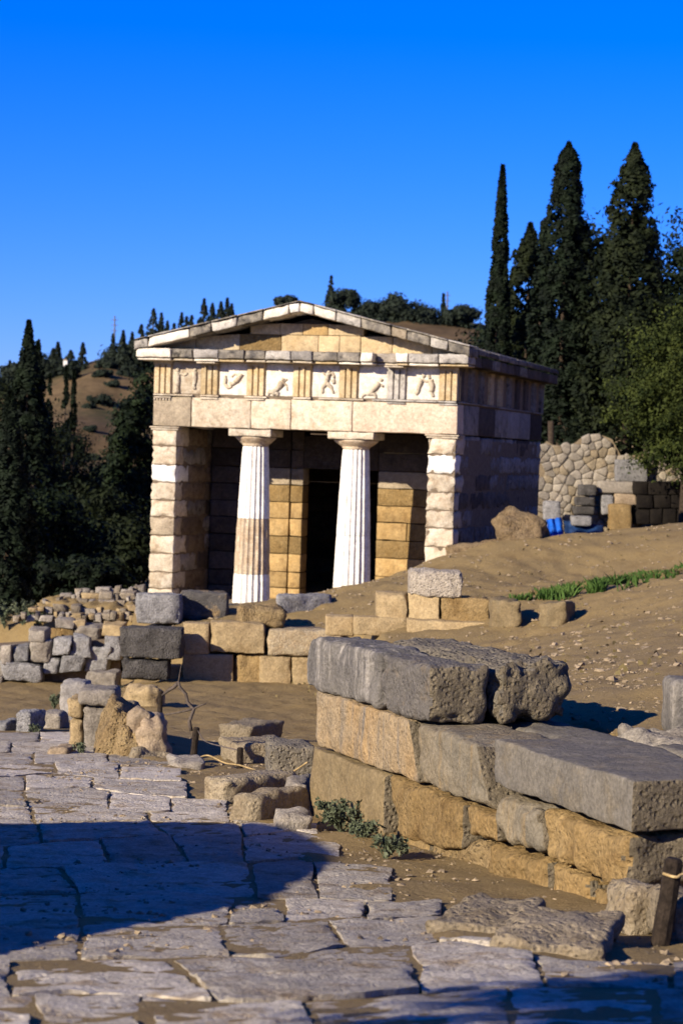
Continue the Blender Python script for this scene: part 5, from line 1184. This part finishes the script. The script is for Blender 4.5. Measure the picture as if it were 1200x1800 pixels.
# masts and a far house
def mast(px, top, base, label):
    b = P(px, base, DS + 2); t_ = P(px, top, DS + 2); mb = MB(); mb.tube([b - Vector((0, 0, 3)), t_], [.16, .1], 6)
    for k in range(3): z = t_.z - 0.6 - k*0.8; mb.tube([(t_.x - .5, t_.y, z), (t_.x + .5, t_.y, z)], .05, 5)
    setp(mb.build('antenna_mast', M['mast'], None, False), label, 'mast')
mast(202, 555, 650, 'thin antenna mast on the ridge left of the temple'); mast(786, 512, 590, 'thin antenna mast behind the right slope of the roof')
hb = P(115, 640, DS - 6); hs = wempty('shrine', tuple(hb)); setp(hs, 'tiny white shrine on the left ridge among cypresses', 'shrine')
MB().box(hb.x - .28, hb.x + .28, hb.y, hb.y + .8, hb.z - .6, hb.z + .55).build('wall', M['house'], hs)
mb = MB(); mb.prism([(-.36, .55), (.36, .55), (0, .8)], -0.08, .88, lambda u, w_, y_: (hb.x + u, hb.y + y_, hb.z + w_)); mb.build('roof', M['pinkrock'], hs)

# ------------------------------------------------------------------ grass, weeds, pebbles
def strip(name, label, path, width, n, hgt, mat, spread_z=0.3):
    pts = [G(*p) for p in path]; cen = []
    seg = rng.integers(0, len(pts) - 1, n); t_ = rng.random(n); c = []
    for s, u in zip(seg, t_):
        p = pts[s].lerp(pts[s+1], u); q = rng.normal(size=2)*width*0.5; x, y_ = p.x + q[0], p.y + q[1]; c.append((x, y_, 0))
    c = np.array(c); keep = np.array([noise.noise(Vector((q_[0]*2.3, q_[1]*1.1, 3.0))) > -0.08 + 0.15*random.random() for q_ in c]); c = c[keep]; n = len(c)
    c[:, 2] = ground(c[:, 0], c[:, 1])
    h = hgt*(0.4 + 0.9*rng.random(n)); w = 0.012 + 0.02*rng.random(n); a = rng.random(n)*2*np.pi; ln = rng.normal(size=(n, 2))*0.5*h[:, None]
    dx = np.stack([np.cos(a)*w, np.sin(a)*w, 0*w], 1); tip = c + np.stack([ln[:, 0], ln[:, 1], h], 1); mid = c*0.5 + tip*0.5 + np.array([0, 0, 1])*0.12*h[:, None]
    v = np.stack([c - dx, c + dx, mid + dx*.8, tip, mid - dx*.8], 1).reshape(-1, 3)
    return setp(npmesh(name, v, np.arange(5*n).reshape(n, 5), M[mat], None, False), label, kind='stuff')
strip('grass', 'strip of green grass along the slope at right', [(945, 1054), (975, 1050), (1000, 1046), (1020, 1042), (1042, 1036), (1060, 1032)], 0.5, 4200, 0.11, 'grass')
strip('grass', 'thin patchy green grass right of the taller tuft', [(1060, 1032), (1090, 1026), (1120, 1020), (1150, 1012), (1180, 1008), (1230, 1000)], 0.7, 4200, 0.09, 'grass')
strip('dry_grass', 'yellowing blades mixed into the green strip', [(950, 1050), (1040, 1034), (1100, 1022), (1220, 1000)], 1.0, 2200, 0.09, 'dry')
strip('grass', 'tuft of taller green grass in the middle of the strip', [(1020, 1046), (1040, 1040), (1068, 1032)], 0.45, 2200, 0.17, 'grass')
def weed(px, py, wpx, hpx, n, label, d=None, leaf=0.035):
    c = G(px, py); m = c.y/FPX; root = empty('weed', c); setp(root, label, 'plant')
    ns = 16; mb = MB(); pos = []; nr = []
    for i in range(ns):
        a = random.uniform(0, 2*math.pi); L_ = random.uniform(.5, 1); tip = Vector((math.cos(a)*wpx*m*.5*L_, math.sin(a)*wpx*m*.3*L_, hpx*m*random.uniform(.35, 1.0)))
        mb.tube([(0, 0, -0.02), tip*0.5 + Vector((0, 0, .03)), tip], [.005, .004, .002], 4)
        for k in range(n//ns):
            t_ = random.uniform(.2, 1.05); p = tip*t_ + Vector((0, 0, .06*math.sin(math.pi*min(1, t_)))); pos.append(tuple(p + Vector([random.gauss(0, .018) for _ in range(3)]))); nr.append((random.gauss(0, 1), random.gauss(0, 1) - .3, random.gauss(.5, .6)))
    v, f = quads(np.array(pos), leaf*(0.6 + .8*rng.random(len(pos))), np.array(nr), None, .6); npmesh('leaves', v, f, M['weed'], root, False); mb.build('stems', M['weed'], root, origin=(0, 0, 0))
weed(600, 1462, 110, 52, 900, 'bushy grey-green weed at the foot of the nearest wall'); weed(640, 1478, 60, 24, 300, 'small clump of weed trailing right of the bushy one'); weed(676, 1508, 90, 26, 420, 'low pale spreading weed in front of the nearest wall')
weed(207, 1232, 22, 28, 240, 'small green tuft beside the cap stone of the pier'); weed(96, 1250, 24, 30, 240, 'small green bush behind the squat grey block', leaf=.05); weed(140, 1325, 22, 14, 120, 'tuft of weed at the foot of the pier'); weed(62, 1290, 26, 10, 120, 'thin green tuft between the two far blocks'); weed(40, 1108, 50, 44, 420, 'green shrub at the end of the rubble wall', leaf=.07); weed(8, 1122, 50, 50, 420, 'dark green shrub at the left picture edge above the boulder wall', leaf=.07); weed(66, 1122, 44, 26, 300, 'low green shrub on top of the boulder wall', leaf=.06)
def pebbles(n, name, label, xr, yr, s0, s1, seed, cond=None):
    r_ = np.random.default_rng(seed); X = r_.uniform(*xr, n); Y = r_.uniform(*yr, n)
    if cond: ok_ = sdist(X, Y) > 0.25; X, Y = X[ok_], Y[ok_]; n = len(X)
    Z = ground(X, Y)
    base = np.array([(1,0,0),(-.5,.87,0),(-.5,-.87,0),(.5,.5,.7),(-.6,.2,.8),(.1,-.6,.75)]); fc = np.array([(0,1,3),(1,4,3),(1,2,4),(2,5,4),(2,0,5),(0,3,5),(3,4,5)])
    s = s0 + (s1 - s0)*r_.random(n)**4; V = []; 
    b = base[None]*(1 + 0.35*r_.normal(size=(n, 6, 3)))*s[:, None, None]*np.array([1, 1, .7]); a = r_.random(n)*6.28
    bx = b[..., 0]*np.cos(a)[:, None] - b[..., 1]*np.sin(a)[:, None]; by = b[..., 0]*np.sin(a)[:, None] + b[..., 1]*np.cos(a)[:, None]
    v = np.stack([bx + X[:, None], by + Y[:, None], b[..., 2] + Z[:, None] - .004], 2).reshape(-1, 3)
    f = (fc[None] + 6*np.arange(n)[:, None, None]).reshape(-1, 3)
    return setp(npmesh(name, v, f, M['pebble'], None, False), label, kind='stuff')
M['pebble'] = plain_mat('pebble_stone', (0.25, 0.19, 0.12), 0.9, 0.3, 3, 0.3)
pebbles(16000, 'pebbles', 'small pebbles and grit on the near bank and way edge', (-2.5, 2.5), (8, 27), 0.004, 0.026, 1)
pebbles(15000, 'pebbles', 'small stones scattered over the upper slope', (-3, 9), (14, 50), 0.006, 0.05, 2, True)
strip('dry_grass', 'sparse dry tufts over the earth slope', [(650, 1070), (760, 1075), (900, 1040), (1000, 1120), (1120, 1180), (1190, 1080), (1000, 985), (1150, 960)], 2.6, 900, 0.045, 'dry')

# ------------------------------------------------------------------ added rock and tree, out of view, placed to shade the way
M['bigrock'] = stone_mat('grey_caster_stone', (0.26, 0.23, 0.20), (0.33, 0.29, 0.24), (0.17, 0.13, 0.10), 1.2, 0.9, pit=0.3)
SH = Vector((-TOSUN.x, -TOSUN.y, 0)).normalized(); SP = Vector((-SH.y, SH.x, 0))      # along and across the sunlight
def caster(back, tail, thick, label):
    """an added unseen outcrop beside the way; shaped to cast a shadow, its skyline across the sunlight is the tail list of (across, height)"""
    vs = []; fs = []; n = len(tail); K = 12
    uc = sum(q[0] for q in tail)/n
    for k in range(K + 1):
        e = -1 + 2*k/K; sc = math.sqrt(max(0.02, 1 - e*e)); sv = sc**0.7
        for (u, h) in tail:
            p = SP*(uc + (u - uc)*(0.55 + 0.45*sc)) + SH*(back + thick*e); z0 = gz(p.x, p.y)
            q = Vector((p.x, p.y, z0 - 0.3 + (h + 0.3)*sv)); q += 0.10*noise.noise_vector(q*1.3)*(1.0 if abs(e) > 0.1 else 0.35) + 0.04*noise.noise_vector(q*4); vs.append(q)
    for k in range(K):
        for i in range(n - 1): fs.append((k*n + i, k*n + i + 1, (k+1)*n + i + 1, (k+1)*n + i))
    fs.append(tuple(range(n))); fs.append(tuple(reversed(range(K*n, (K+1)*n))))
    fs += [(k*n, (k+1)*n, (k+1)*n + n - 1, k*n + n - 1) for k in range(K)]
    o = setp(mk('caster_rock', vs, fs, M['bigrock'], None, True), label, 'rock outcrop'); md = o.modifiers.new('sub', 'SUBSURF'); md.levels = md.render_levels = 1
    return o
back1 = Groad(-150, 1580).dot(SH) - 2.5
edge = [(-330, 1754), (-150, 1716), (0, 1682), (200, 1640), (400, 1600), (500, 1564), (555, 1540), (578, 1515), (574, 1495), (530, 1466), (470, 1447), (250, 1447), (0, 1451), (-150, 1453), (-400, 1458)]  # outline of the shadow that the added rock has to cast
tail = []
for q in edge:
    g_ = Groad(*q); p = SP*g_.dot(SP) + SH*back1; tail.append((g_.dot(SP), max(0.15, g_.z + math.tan(SUN_EL)*(g_.dot(SH) - back1) - gz(p.x, p.y))))
tail.sort(); tail.append((tail[-1][0] + 0.6, 0.2)); print('tail', [(round(a_, 2), round(b2_, 2)) for a_, b2_ in tail])
caster(back1, tail, 0.9, 'added grey rock outcrop left of the way, out of the picture')
sc_ = SP*4.5 + SH*7.4; sc_.z = gz(sc_.x, sc_.y); hgt_ = 3.6; cc_ = sc_ + TOSUN*(hgt_/TOSUN.z); bz_ = gz(cc_.x, cc_.y)  # tree added out of view to drop its crown shadow on the paving
clump_tree(Vector((cc_.x, cc_.y, bz_)), 0, (0, 0, cc_.z - bz_, .85, .85, .85), 90, 160, .09, 'broad', 'added leafy tree beside the viewer, out of the picture, placed to shade the paving', sig=.2)
for o in bpy.data.objects:
    if 'keeps_world' in o: del o['keeps_world']
